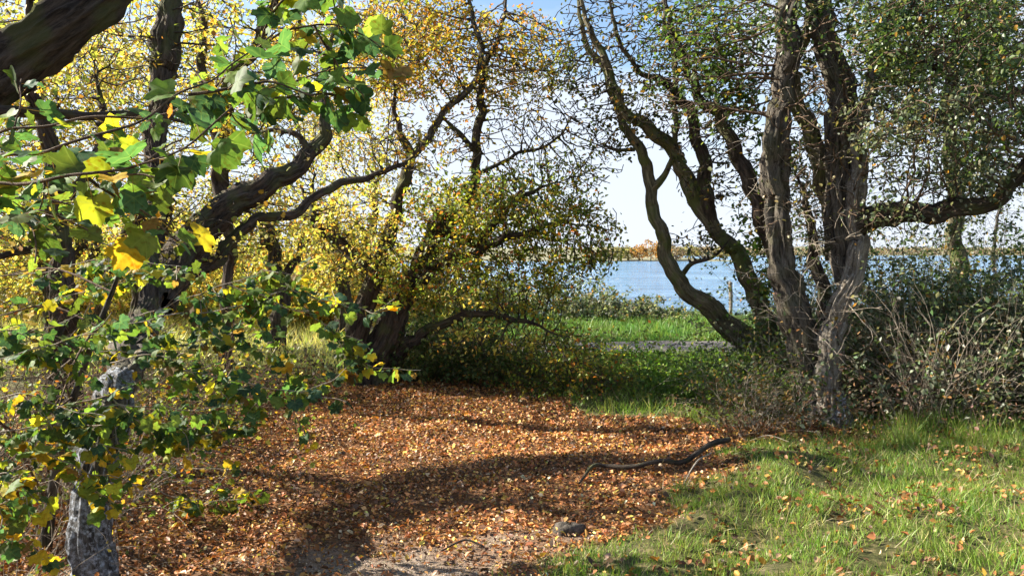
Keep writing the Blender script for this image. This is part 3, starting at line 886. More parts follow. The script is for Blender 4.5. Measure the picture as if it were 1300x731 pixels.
# ------------------------------------------------------------------ central tree
central_limbs = [
    ('trunk', 'bark_dark', [(478, 508, 9.4, 57.7), (476, 480, 9.4, 45.2), (486, 440, 9.4, 39.0), (500, 400, 9.4, 34.3), (520, 360, 9.4, 28.1), (545, 318, 9.4, 23.4), (562, 280, 9.4, 20.3), (590, 262, 9.4, 15.6),
                            (604, 235, 9.4, 11.7), (603, 190, 9.4, 10.1), (612, 150, 9.4, 9.4), (608, 120, 9.4, 7.8), (620, 80, 9.4, 7.0), (640, 20, 9.4, 5.5), (650, -60, 9.4, 3.9)], 1.2),
    ('stem', 'bark_dark', [(462, 500, 9.3, 34.3), (452, 450, 9.2, 28.1), (462, 390, 9.2, 25.0), (478, 345, 9.2, 20.3), (492, 300, 9.2, 15.6), (508, 250, 9.2, 13.3), (518, 205, 9.2, 11.7), (510, 170, 9.2, 7.8), (500, 130, 9.2, 6.2), (498, 60, 9.2, 4.7)], 1.1),
    ('limb', 'bark_grey', [(516, 212, 9.2, 9.4), (540, 175, 9.2, 9.4), (565, 145, 9.2, 8.6), (595, 112, 9.2, 8.6), (612, 70, 9.2, 7.0), (600, 20, 9.2, 5.5), (575, -50, 9.2, 3.9)], 0.8),
    ('limb', 'bark_dark', [(520, 365, 9.4, 20.3), (560, 335, 9.2, 15.6), (600, 322, 9.1, 11.7), (650, 300, 9.0, 9.4), (700, 285, 8.9, 7.0), (745, 285, 8.8, 4.7)], 0.9),
    ('limb', 'bark_dark', [(560, 290, 9.4, 15.6), (600, 305, 9.3, 11.7), (640, 270, 9.2, 9.4), (670, 245, 9.2, 7.0), (700, 232, 9.1, 5.5)], 0.9),
    ('limb', 'bark_dark', [(475, 350, 9.2, 17.2), (440, 318, 9.3, 14.0), (410, 292, 9.4, 11.7), (395, 268, 9.4, 9.4), (380, 235, 9.5, 7.0)], 0.9),
    ('limb', 'bark_dark', [(603, 192, 9.4, 7.0), (585, 172, 9.3, 6.2), (570, 158, 9.3, 5.5), (560, 152, 9.3, 4.7)], 0.5),
    ('limb', 'bark_dark', [(604, 222, 9.4, 5.5), (630, 210, 9.5, 4.7), (660, 196, 9.6, 3.9), (700, 180, 9.7, 3.1), (735, 140, 9.8, 2.3)], 0.5),
    ('limb', 'bark_dark', [(495, 460, 9.5, 20.3), (540, 420, 9.3, 12.5), (600, 400, 9.1, 8.6), (660, 405, 8.9, 6.2), (715, 430, 8.7, 3.9)], 0.9),
]
cv = [((620, 270, 9.2, 130, 58, 1.1, 900), 0, 5.6),
      ((725, 305, 8.9, 72, 62, 0.7, 480), 0, 4.6),
      ((560, 345, 9.2, 110, 50, 0.9, 560), 0, 4.6),
      ((450, 300, 9.4, 80, 70, 1.0, 480), 3, 3.6),
      ((665, 370, 8.9, 70, 34, 0.6, 240), 0, 4.2),
      ((640, 75, 9.5, 90, 75, 1.2, 850), 1, 2.4),
      ((520, 60, 9.4, 90, 80, 1.2, 900), 1, 3.6),
      ((675, 165, 9.6, 70, 48, 0.7, 400), 2, 0.35),
      ((700, 85, 9.6, 50, 30, 0.5, 160), 0, 3.2),
      ((560, 180, 9.3, 100, 50, 0.8, 300), 2, 0.7),
      ((725, 455, 8.5, 40, 45, 0.5, 230), 0, 3.2),
      ((620, 430, 9.0, 80, 25, 0.6, 200), 3, 2.2),
      ((700, 230, 9.3, 70, 40, 0.9, 260), 0, 2.0),
      ((745, 195, 9.5, 55, 45, 0.6, 190), 0, 0.7)]
tree('field_maple', 'spreading olive and gold tree with dark forked trunk at the back of the clearing', 'tree', central_limbs, cv,
     'twig_dark', dict(size=0.052, kind='rhomb', pals=[OLV, ORG, ORG, YEL], spread=0.05), step=0.12, di=1.2, dk=0.16, jit=0.36, flare=0.5, cap=16000, twig_min=0.0045)
print('central tree done')

# ------------------------------------------------------------------ left hand trees
grey_limbs = [
    ('trunk', 'bark_white', [(112, 790, 3.75, 60), (118, 700, 3.75, 48), (120, 620, 3.85, 42), (128, 560, 3.96, 42), (145, 500, 4.25, 40), (158, 470, 4.7, 38)], 1.2),
    ('limb', 'bark_lichen', [(121, 612, 3.86, 36), (128, 560, 3.96, 37), (145, 500, 4.25, 38), (170, 440, 5.13, 40), (200, 372, 5.79, 44)], 1.2),
    ('limb', 'bark_dark', [(196, 385, 5.79, 42.0), (222, 340, 6.23, 42.0), (255, 292, 6.56, 40.3), (295, 258, 6.70, 33.6), (335, 240, 6.80, 26.9), (370, 215, 6.90, 21.8), (395, 195, 7.00, 18.5), (412, 170, 7.10, 14.3), (408, 120, 7.20, 10.9), (420, 60, 7.30, 8.4), (440, -20, 7.40, 5.9)], 1.2),
    ('limb', 'bark_dark', [(235, 350, 6.23, 21.8), (270, 330, 6.56, 16.8), (292, 305, 6.70, 14.3), (325, 283, 6.80, 12.6), (365, 270, 6.90, 11.8), (392, 255, 7.00, 10.1), (425, 238, 7.10, 9.2), (470, 222, 7.30, 7.6), (520, 204, 7.40, 5.9), (545, 170, 7.50, 4.2)], 0.9),
    ('limb', 'bark_dark', [(180, 420, 5.13, 21.8), (192, 340, 5.79, 18.5), (200, 260, 6.35, 18.5), (198, 190, 6.70, 21.8), (205, 120, 6.80, 26.9), (212, 60, 6.90, 30.2), (212, 0, 7.00, 28.6), (205, -80, 7.10, 21.8)], 1.6),
    ('limb', 'bark_dark', [(395, 195, 7.00, 10.1), (375, 170, 7.00, 7.6), (345, 165, 7.10, 5.9), (310, 172, 7.20, 4.2)], 0.6),
]
gv = [((430, 60, 7.3, 100, 80, 0.5, 120), 0, 0.5), ((330, 190, 7.0, 110, 50, 0.4, 120), 0, 0.7), ((500, 190, 7.4, 60, 40, 0.4, 90), 0, 0.8),
      ((200, 50, 7.0, 120, 90, 0.5, 130), 0, 0.6), ((230, 300, 6.3, 120, 60, 0.4, 160), 0, 0.6)]
tree('leaning_grey_tree', 'leaning grey limbed tree whose whitened trunk stands at the bottom left corner', 'tree', grey_limbs, gv,
     'twig_dark', dict(size=0.045, kind='lobe', pals=[YEL], spread=0.04), step=0.09, di=0.6, dk=0.12, jit=0.3, flare=0.25)

tree('dark_tree', 'dark upright trunk seen behind the maple leaves near the left edge', 'tree',
     [('trunk', 'bark_dark', [(80, 520, 6.0, 36), (76, 440, 6.0, 30), (80, 370, 6.0, 27), (78, 300, 6.0, 24), (70, 230, 6.0, 22), (52, 150, 6.0, 18), (40, 60, 6.0, 14), (30, -60, 6.0, 10)], 1.3),
      ('limb', 'bark_dark', [(80, 330, 6.0, 14), (60, 312, 5.9, 12), (20, 322, 5.8, 9), (-40, 330, 5.7, 6)], 0.8),
      ('limb', 'bark_dark', [(75, 260, 6.0, 15), (110, 220, 6.1, 12), (130, 160, 6.2, 9), (125, 90, 6.3, 7)], 0.8)],
     [((60, 60, 6.2, 120, 110, 0.8, 330), 0, 1.6), ((10, 260, 5.9, 80, 80, 0.6, 180), 0, 1.7)],
     'twig_dark', dict(size=0.045, kind='lobe', pals=[YEL], spread=0.05), step=0.11, di=0.8, dk=0.16)

tree('thin_tree', 'thin dark tree with an S-shaped stem left of the central tree', 'tree',
     [('trunk', 'bark_dark', [(286, 470, 8.2, 15), (288, 420, 8.2, 12), (291, 360, 8.2, 12), (290, 300, 8.2, 15), (282, 240, 8.2, 20), (281, 180, 8.2, 20), (292, 120, 8.2, 17), (320, 60, 8.2, 15), (350, 0, 8.2, 13), (360, -80, 8.2, 9)], 1.1),
      ('limb', 'bark_dark', [(282, 190, 8.2, 13), (262, 130, 8.2, 12), (258, 60, 8.2, 10), (250, -20, 8.2, 8)], 0.8)],
     [((330, 20, 8.3, 130, 80, 1.0, 480), 0, 2.4), ((280, 130, 8.3, 90, 60, 0.7, 240), 0, 2.0), ((340, 260, 8.4, 70, 60, 0.6, 140), 0, 1.6)],
     'twig_dark', dict(size=0.05, kind='rhomb', pals=[YEL], spread=0.05), step=0.13, di=0.9, dk=0.18)

gold = [
    ('golden tree with glowing yellow leaves filling the upper left behind the dark limb', 60, 460, 11.5, [(60, 120, 150, 120), (30, 270, 120, 80)]),
    ('golden tree behind the upright ridged trunk at upper left', 170, 455, 12.5, [(190, 90, 120, 110), (180, 230, 110, 80)]),
    ('bright orange and gold tree seen through the curved limb', 350, 450, 12.5, [(340, 270, 90, 70), (370, 120, 90, 90)]),
    ('yellow tree just left of the central tree', 430, 448, 14.5, [(430, 330, 70, 60), (450, 180, 80, 80), (480, 60, 90, 60)]),
    ('pale gold tree low behind the left thicket', 120, 445, 16.0, [(120, 330, 140, 60), (240, 320, 90, 60)]),
    ('gold tree leaning in from beyond the left edge', -110, 470, 10.5, [(-90, 150, 120, 160), (-40, 330, 90, 60)]),
]
for gi, (lab, tx, ty, d, bl) in enumerate(gold):
    x0, y0 = bl[0][0], bl[0][1]
    lim = [('trunk', 'bark_dark', [(tx, ty, d, 20), (tx + 6, ty - 80, d, 17), (tx + (x0 - tx) * 0.3 - 8, ty - 160, d, 14), (x0, (y0 + ty) / 2 - 50, d, 11), (x0 + 12, y0, d, 7)], 1.0),
           ('limb', 'bark_dark', [(tx + 6, ty - 90, d, 11), (tx + 40, ty - 150, d + 0.3, 9), (tx + 50, ty - 230, d + 0.3, 6)], 0.8)]
    vv = [((a, b2, d + rng.uniform(-0.3, 0.8), c, e, 1.3, int(c * e / 20)), 0, 4.0 if gi in (1, 2) else 5.5) for a, b2, c, e in bl]
    tree('golden_tree', lab, 'tree', lim, vv, 'twig_dark', dict(size=0.060, kind='rhomb', pals=[YEL], spread=0.11), step=0.19, di=1.4, dk=0.24, jit=0.3, twig_min=0.0055,
         flare=0.4, group='golden autumn trees behind the left thicket', cap=5000)
print('left trees done')


# ------------------------------------------------------------------ shrubs and undergrowth
def stems(bases, dirs, lens, r0, nseg=7, droop=0.35, wob=0.16, side=3, side_len=0.4, up=0.0):
    """arching stems with side twigs: positions, parents, radii"""
    n = len(bases)
    pos = np.zeros((n, nseg, 3)); pos[:, 0] = bases
    d = norm(dirs)
    for k in range(1, nseg):
        d = norm(d + rng.normal(0, wob, d.shape) + np.array([0, 0, -droop / nseg * k * 0.6 + up]))
        pos[:, k] = pos[:, k - 1] + d * (lens / (nseg - 1))[:, None]
    rad = r0[:, None] * np.linspace(1, 0.35, nseg)[None]
    idx = np.arange(n * nseg).reshape(n, nseg)
    par = idx - 1; par[:, 0] = -1
    PP, PA, RR = [pos.reshape(-1, 3)], [par.ravel()], [rad.ravel()]
    tot = n * nseg
    if side:
        ns = 4
        at = rng.integers(2, nseg, (n, side))
        b0 = idx[np.arange(n)[:, None], at].ravel()
        p0 = PP[0][b0]
        dd = norm(PP[0][b0] - PP[0][np.maximum(b0 - 1, 0)] + 1e-6)
        dd = norm(dd + 0.9 * unit_rand(len(b0)))
        ln = side_len * rng.uniform(0.4, 1.1, len(b0)) * np.repeat(lens, side)
        q = np.zeros((len(b0), ns, 3)); cur = p0
        for k in range(ns):
            dd = norm(dd + rng.normal(0, wob * 1.3, dd.shape) + np.array([0, 0, -droop * 0.08]))
            cur = cur + dd * (ln / ns)[:, None]; q[:, k] = cur
        ii = tot + np.arange(len(b0) * ns).reshape(-1, ns)
        pa = ii - 1; pa[:, 0] = b0
        PP.append(q.reshape(-1, 3)); PA.append(pa.ravel()); RR.append((RR[0][b0][:, None] * np.linspace(0.6, 0.3, ns)[None]).ravel())
    return np.concatenate(PP), np.concatenate(PA), np.concatenate(RR)


def leaves_on(pos, par, rad, per, size, kind, pal, spread=0.02, rmax=0.004, updown=0.8, jit=0.22):
    t = np.where((par >= 0) & (rad <= rmax))[0]
    nl = rng.poisson(per, len(t)); q = np.repeat(t, nl)
    f = rng.uniform(0, 1, (len(q), 1))
    c = pos[q] * f + pos[par[q]] * (1 - f) + rng.normal(0, spread, (len(q), 3))
    xd = norm(unit_rand(len(q)) + 0.5 * norm(pos[q] - pos[par[q]]) + np.array([0, 0, -0.2]))
    zd = norm(unit_rand(len(q)) * 0.7 + np.array([0, 0, updown]))
    V, Fc, k = scatter(c, xd, zd, size * rng.uniform(0.55, 1.25, len(q)), kind)
    return V, Fc, np.repeat(pick(pal, len(q), jit), k, 0)


def shrub(name, label, cat, cx, cy, rx, ry, hgt, n, pal, per, size, kind='rhomb', twig='twig_brown', r=0.004, droop=0.5, spread_dir=0.8, side=3,
          leafmat='leaf', group=None, hfun=None, lean=(0, 0), wob=0.16, leafspread=0.025, up=0.0):
    u = rng.uniform(0, 2 * math.pi, n); q = np.sqrt(rng.uniform(0, 1, n))
    bx = cx + rx * q * np.cos(u); by = cy + ry * q * np.sin(u)
    b0 = np.stack([bx, by, H(bx, by) - 0.02], -1)
    dirs = np.stack([np.cos(u) * q * spread_dir + lean[0] + rng.normal(0, 0.25, n), np.sin(u) * q * spread_dir + lean[1] + rng.normal(0, 0.25, n), np.ones(n)], -1)
    ln = hgt * rng.uniform(0.6, 1.3, n)
    if hfun is not None:
        ln = ln * hfun(bx)
    ln = ln * (1 + 0.3 * fn(bx, by, 0.3 * max(rx, 0.4), 44) + 0.15 * fn(bx, by, 0.12, 45))
    base = (cx, cy, float(H(cx, cy)))
    pos, par, rad = stems(b0, dirs, ln, r * rng.uniform(0.6, 1.3, n), droop=droop, side=side, wob=wob, up=up)
    root = thing(name, label, cat, base, group)
    V, Fc = tubes(pos, par, rad, 3)
    build('stems', V, Fc, M[twig], root, base, kind='stuff')
    if per > 0:
        V, Fc, c = leaves_on(pos, par, rad, per, size, kind, pal, leafspread, rmax=r * 0.95)
        build('foliage', V, Fc, M[leafmat], root, base, col=c, kind='stuff', smooth=False)
    return root


# bank beyond the path
BANK = 'scrub along the lake bank beyond the path'
shrub('bank_scrub', 'dark grey-green scrub on the bank, the tall left part beside the central tree', 'shrub', 0.3, 19.0, 1.5, 1.1, 1.05, 280, GRY, 2.2, 0.085, 'rhomb', twig='twig_dark', r=0.006, group=BANK)
shrub('bank_scrub', 'tangled brown and green scrub in the middle of the lake bank', 'shrub', 2.4, 18.8, 0.9, 0.8, 0.52, 210, GRY, 2.0, 0.085, 'rhomb', twig='twig_dark', r=0.006, group=BANK)
shrub('bank_scrub', 'low tufty scrub tapering down to the water near the curved stem', 'shrub', 4.0, 18.4, 0.9, 0.6, 0.26, 150, GRY, 1.0, 0.08, 'rhomb', twig='twig_brown', r=0.006, group=BANK)
shrub('reed_clump', 'blue-green reedy clump on the bank under the leaning stem', 'reeds', 5.6, 17.4, 0.75, 0.6, 0.34, 220, [(3, (0.10, 0.17, 0.08)), (1, (0.16, 0.2, 0.1))], 1.0, 0.12, 'blade', twig='twig_brown', r=0.003, side=1)
shrub('bank_scrub', 'dark scrub beside the lake seen past the central trunk', 'shrub', -1.6, 19.3, 1.4, 1.0, 1.3, 200, GRY, 1.2, 0.085, 'rhomb', r=0.006, group=BANK)

for i, (hx, hy, hw, hh, lab) in enumerate([(-3.6, 17.5, 1.5, 1.9, 'golden bush in the gap just left of the central tree'), (-6.2, 19.0, 1.8, 2.3, 'tall golden bush beyond the meadow behind the thin tree'),
                                     (-9.5, 19.5, 2.2, 2.6, 'broad golden bush beyond the meadow behind the dark trunk'), (-13.5, 20.0, 2.4, 2.8, 'golden bush beyond the meadow at the left edge')]):
    shrub('golden_bush', lab, 'bush', hx, hy, hw, 1.0, hh, 230, YEL, 1.9, 0.15, 'rhomb', twig='twig_dark', r=0.008, droop=0.6, group='golden bushes along the far side of the meadow')

# under the central tree
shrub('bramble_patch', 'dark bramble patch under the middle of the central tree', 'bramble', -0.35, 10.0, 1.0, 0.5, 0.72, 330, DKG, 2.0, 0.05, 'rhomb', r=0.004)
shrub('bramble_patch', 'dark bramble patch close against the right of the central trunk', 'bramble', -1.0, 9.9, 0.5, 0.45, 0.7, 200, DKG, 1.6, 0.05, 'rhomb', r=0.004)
shrub('drooping_bush', 'arching olive and green bush hanging over the right of the dark hollow', 'bush', 0.75, 9.0, 0.34, 0.3, 0.95, 170, GRN + OLV, 2.2, 0.045, 'rhomb', r=0.004, droop=1.6, spread_dir=1.2)
shrub('nettle_patch', 'bright green nettle patch beyond the clearing in front of the path', 'nettles', 1.9, 10.4, 1.2, 0.7, 0.30, 520, GRB, 2.4, 0.05, 'rhomb', r=0.003, side=1)
shrub('nettle_patch', 'low green undergrowth left of the leaning stem foot', 'nettles', 2.2, 8.9, 0.7, 0.55, 0.32, 380, GRB, 2.4, 0.045, 'rhomb', r=0.003, side=1)
shrub('bramble_patch', 'brambles with pale dry stems in front of the mossy stem foot', 'bramble', 2.55, 8.0, 0.55, 0.42, 0.65, 330, GRN, 1.5, 0.04, 'rhomb', twig='twig_pale', r=0.003)
shrub('dry_stems', 'thin pale dry stalks standing left of the hawthorn foot', 'dry stalks', 2.15, 7.0, 0.36, 0.22, 0.5, 120, BRO, 0.5, 0.04, 'curl', twig='twig_pale', r=0.003, wob=0.2)

# right hand thicket
THK = 'bushes of the thicket right of the hawthorn'
shrub('thicket_bush', 'grey-green bramble bush directly right of the hawthorn trunk', 'bush', 4.0, 7.8, 0.45, 0.55, 1.35, 290, GRY, 3.4, 0.048, 'rhomb', twig='twig_brown', r=0.004, droop=0.9, group=THK, leafmat='leaf_glossy', side=4)
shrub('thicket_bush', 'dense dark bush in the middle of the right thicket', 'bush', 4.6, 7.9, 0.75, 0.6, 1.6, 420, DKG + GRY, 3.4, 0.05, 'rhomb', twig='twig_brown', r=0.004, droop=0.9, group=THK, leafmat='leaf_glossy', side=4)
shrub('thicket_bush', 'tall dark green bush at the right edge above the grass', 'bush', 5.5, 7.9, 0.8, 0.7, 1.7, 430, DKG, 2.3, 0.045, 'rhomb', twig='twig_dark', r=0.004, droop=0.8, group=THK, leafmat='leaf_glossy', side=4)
shrub('thicket_bush', 'thin leafy bush rising behind the thicket against the lake', 'bush', 5.1, 9.3, 1.6, 0.6, 1.95, 480, DKG, 3.0, 0.045, 'rhomb', twig='twig_dark', r=0.005, droop=0.6, group=THK, leafmat='leaf_glossy')
shrub('dead_stalks', 'sheaf of bleached dead stalks leaning in front of the thicket', 'dry stalks', 3.75, 6.85, 0.42, 0.18, 0.95, 150, BRO, 0.0, 0.04, twig='twig_pale', r=0.0045, droop=0.45, side=3, wob=0.13, spread_dir=0.35, lean=(0.05, -0.1))
shrub('dead_stalks', 'short dry stalks with brown leaves beside the thicket foot', 'dry stalks', 4.2, 7.05, 0.5, 0.2, 0.6, 90, BRO, 0.5, 0.04, 'curl', twig='twig_brown', r=0.003, droop=0.7, side=3, wob=0.14, spread_dir=0.5)
shrub('dead_stalks', 'curly brown dead flower stalks hanging over the pale stem', 'dry stalks', 3.42, 6.95, 0.14, 0.1, 1.3, 34, [(2, (0.33, 0.19, 0.13)), (1, (0.42, 0.27, 0.2))], 1.3, 0.035, 'curl', twig='twig_brown', r=0.003, droop=1.6, side=4, wob=0.2)

# left hand thicket: bare pale and brown twigs with maple leaves
LT = 'twiggy shrubs of the left thicket'
shrub('twiggy_shrub', 'tangle of bare brown twigs at the left edge below the golden trees', 'shrub', -3.7, 5.5, 0.7, 0.6, 1.5, 230, OLV, 0.5, 0.035, 'lobe', twig='twig_brown', r=0.004, droop=0.7, spread_dir=0.9, side=5, group=LT)
shrub('twiggy_shrub', 'tangle of twigs and small leaves left of the thin tree', 'shrub', -3.05, 6.9, 0.6, 0.6, 0.95, 240, OLV, 0.5, 0.035, 'lobe', twig='twig_brown', r=0.004, droop=0.8, side=5, group=LT)
shrub('twiggy_shrub', 'low thicket of pale twigs beside the whitened trunk', 'shrub', -2.85, 4.9, 0.5, 0.5, 0.95, 240, OLV, 0.4, 0.032, 'lobe', twig='twig_pale', r=0.003, droop=1.1, side=5, group=LT)
shrub('twiggy_shrub', 'low brown shrub between the left thicket and the central trunk', 'shrub', -2.9, 8.6, 0.9, 0.4, 0.55, 150, BRO, 1.0, 0.04, 'lobe', twig='twig_brown', r=0.003, droop=1.0, side=4, group=LT)
shrub('twiggy_shrub', 'sparse pale twigs hanging over the leaves at the bottom left', 'shrub', -2.35, 3.8, 0.22, 0.2, 0.7, 40, OLV, 0.2, 0.03, 'lobe', twig='twig_pale', r=0.0026, droop=1.3, side=4, group=LT, lean=(0.6, 0))
print('shrubs done')


# ------------------------------------------------------------------ maple leaves near the viewer
def maple_mesh(seed, pal):
    r_ = np.random.default_rng(seed)
    # five lobes: (angle, radius) half outline, mirrored; centre near the leaf base
    half = [(0, 1.0), (8, 0.88), (16, 0.86), (26, 0.70), (36, 0.76), (48, 0.92), (60, 0.84), (72, 0.80), (84, 0.66), (98, 0.70), (114, 0.74), (138, 0.60), (165, 0.30)]
    tips = {0, 5, 10}
    ang, rad, vn = [], [], []
    for i, (a, q) in enumerate(half):
        ang.append(a); rad.append(q * r_.uniform(0.93, 1.07)); vn.append(1.0 if i in tips else 0.0)
    for i in range(len(half) - 1, 0, -1):
        ang.append(-half[i][0]); rad.append(half[i][1] * r_.uniform(0.93, 1.07)); vn.append(1.0 if i in tips else 0.0)
    ang = np.radians(np.array(ang)); rad = np.array(rad)
    n = len(ang)
    cup = r_.uniform(-0.55, 0.10); fold = r_.uniform(0.0, 0.6); ph = r_.uniform(0, 6)
    ox = 0.32
    outv = np.stack([ox + rad * np.cos(ang) * 0.68, rad * np.sin(ang) * 0.72], -1)
    mid = np.stack([ox + rad * np.cos(ang) * 0.36, rad * np.sin(ang) * 0.38], -1)
    xy = np.vstack([[[ox, 0]], mid, outv])
    z = cup * ((xy[:, 0] - 0.3) ** 2 + xy[:, 1] ** 2) * 1.4 + fold * np.abs(xy[:, 1]) * 0.8 + 0.03 * np.sin(xy[:, 0] * 9 + ph) + 0.03 * np.sin(xy[:, 1] * 11 + ph)
    # petiole
    V = np.column_stack([xy, z])
    i = np.arange(n); j = (i + 1) % n
    tri = np.stack([np.zeros(n, int), 1 + i, 1 + j], -1)
    qd = np.stack([1 + i, 1 + n + i, 1 + n + j, 1 + j], -1)
    pv = np.array([(-0.55, 0.012, -0.05), (-0.55, -0.012, -0.05), (0.32, 0.016, 0.0), (0.32, -0.016, 0.0), (-0.55, 0, -0.07), (0.32, 0, -0.03)])
    b0 = len(V)
    V = np.vstack([V, pv])
    pq = np.array([(0, 2, 3, 1), (1, 3, 5, 4), (4, 5, 2, 0)]) + b0
    vein = np.concatenate([[1.0], np.where(np.array(vn) > 0, 1.0, 0.35), np.where(np.array(vn) > 0, 1.0, 0.0), np.ones(6)])
    c = np.array(pal, float) * np.ones((len(V), 3))
    c[b0:] = (0.30, 0.16, 0.06)
    me_o = build('leaf', V, [tri, np.vstack([qd, pq])], M['leaf_big'], col=c, extra={'vein': vein})
    me = me_o.data
    bpy.data.objects.remove(me_o)
    return me


GREENS = [(0.05, 0.115, 0.042), (0.09, 0.16, 0.03), (0.04, 0.09, 0.052), (0.14, 0.20, 0.035)]
YELS = [(0.50, 0.42, 0.03), (0.30, 0.33, 0.03), (0.55, 0.36, 0.03)]
BROS = [(0.22, 0.13, 0.04)]
VAR = {'g': [maple_mesh(100 + i, GREENS[i % 4]) for i in range(12)], 'y': [maple_mesh(200 + i, YELS[i % 3]) for i in range(6)], 'b': [maple_mesh(300, BROS[0])]}


def place_leaves(root, base, paths, spacing, size_px, prob, limit, sizes_m=None, jitter=0.6, stuff_name='small_leaves'):
    """leaves in pairs along twigs; the largest as parts of their own, the rest joined"""
    items = []
    for pth_ in paths:
        s = np.concatenate([[0], np.cumsum(np.linalg.norm(np.diff(pth_[:, :3], axis=0), axis=1))])
        at = np.arange(s[-1] * 0.12, s[-1] + 0.001, spacing * 1.0)
        for a in at:
            c = np.array([np.interp(a, s, pth_[:, k]) for k in range(3)])
            i = min(len(pth_) - 2, int(np.searchsorted(s, a)))
            t = pth_[i + 1, :3] - pth_[i, :3]; t = t / (np.linalg.norm(t) + 1e-9)
            side = np.cross(t, [0, 0, 1]); side = side / (np.linalg.norm(side) + 1e-9)
            for sg in (-1, 1):
                if random.random() > 0.86:
                    continue
                x = norm(side * sg * random.uniform(0.5, 1.2) + t * random.uniform(-0.1, 0.9) + rng.normal(0, 0.35, 3) + np.array([0, 0, random.uniform(-1.1, 0.1)]))
                z = norm(np.array([0, 0, 1.0]) + rng.normal(0, jitter, 3) + np.array([0, -0.35, 0]))
                y = norm(np.cross(z, x)); z = np.cross(x, y)
                sz = random.uniform(*sizes_m) * (1.0 if random.random() > 0.2 else 0.65)
                items.append((c + x * sz * 0.55, x, y, z, sz))
    items.sort(key=lambda q: -q[4] / q[0][1])
    small = []
    for i, (c, x, y, z, sz) in enumerate(items):
        w = random.random()
        pr = prob(c)
        kk = 'y' if w < pr else ('b' if w < pr + 0.03 else 'g')
        me = random.choice(VAR[kk])
        mt = Matrix(((x[0] * sz, y[0] * sz, z[0] * sz, c[0] - base[0]), (x[1] * sz, y[1] * sz, z[1] * sz, c[1] - base[1]), (x[2] * sz, y[2] * sz, z[2] * sz, c[2] - base[2]), (0, 0, 0, 1)))
        if i < limit:
            o = bpy.data.objects.new('leaf', me); COL.objects.link(o); o.parent = root; o.matrix_local = mt
        else:
            small.append((me, mt))
    if small:
        Vs, Ts, Qs, Cs, Es, off = [], [], [], [], [], 0
        cache = {}
        for me, mt in small:
            if me.name not in cache:
                v = np.zeros(len(me.vertices) * 3); me.vertices.foreach_get('co', v)
                ca = np.zeros(len(me.vertices) * 4); me.color_attributes['col'].data.foreach_get('color', ca)
                ve = np.zeros(len(me.vertices)); me.attributes['vein'].data.foreach_get('value', ve)
                T = np.array([list(p.vertices) for p in me.polygons if len(p.vertices) == 3]); Q = np.array([list(p.vertices) for p in me.polygons if len(p.vertices) == 4])
                cache[me.name] = (v.reshape(-1, 3), ca.reshape(-1, 4)[:, :3], ve, T, Q)
            v, ca, ve, T, Q = cache[me.name]
            m_ = np.array(mt)
            Vs.append(v @ m_[:3, :3].T + m_[:3, 3]); Ts.append(T + off); Qs.append(Q + off)
            Cs.append(ca * math.exp(random.gauss(0, 0.3))); Es.append(ve); off += len(v)
        build(stuff_name, np.concatenate(Vs), [np.concatenate(Ts), np.concatenate(Qs)], M['leaf_big'], root, None, col=np.clip(np.concatenate(Cs), 0, 0.8), kind='stuff', extra={'vein': np.concatenate(Es)})


def px_path(pts, r, step=0.02):
    q = [[*P(a, b2, c), r * (1 - 0.6 * i / (len(pts) - 1))] for i, (a, b2, c) in enumerate(pts)]
    p = catmull(q, step)
    s = np.arange(len(p))
    p[:, :3] += 0.004 * np.stack([np.sin(s * 0.7 + r * 999), np.sin(s * 0.9 + 2), np.sin(s * 0.6 + 4)], -1)
    return p


# the big maple rooted beyond the left edge: dark limb overhead and the leafy boughs in the foreground
tb = (-3.05, 2.55, float(H(-3.05, 2.55)))
root = thing('maple_tree', 'maple with thick dark limb across the top left corner and big green leaves hanging close', 'tree', tb)
tr = catmull([[tb[0], tb[1], -0.1, 0.17], [-2.95, 2.6, 0.7, 0.135], [-2.7, 2.75, 1.5, 0.12], [-2.25, 2.95, 2.0, 0.11]], 0.05)
V, Fc = limb_mesh(tr, 71, 1.3, 0.4)
build('trunk', V, Fc, M['bark_dark'], root, tb)
lpA = np.array([[*P(-80, 175, 3.0), 0.105], [*P(-20, 110, 3.05), 0.098], [*P(40, 62, 3.1), 0.092], [*P(95, 22, 3.15), 0.085], [*P(150, -20, 3.25), 0.076], [*P(230, -90, 3.4), 0.06], [*P(300, -200, 3.6), 0.04]])
first = np.array([[-2.4, 2.9, 1.88, 0.11]])
lp = catmull(np.vstack([first, lpA]), 0.035)
V, Fc = limb_mesh(lp, 72, 1.5)
build('limb', V, Fc, M['bark_dark'], root, tb)
lp = limb_path([(-90, 150, 2.9, 24), (-20, 143, 2.95, 15), (60, 140, 3.0, 12), (130, 148, 3.05, 10), (200, 152, 3.1, 8), (260, 160, 3.2, 5)], 0.03)
V, Fc = limb_mesh(lp, 73, 1.0)
build('limb', V, Fc, M['bark_dark'], root, tb)
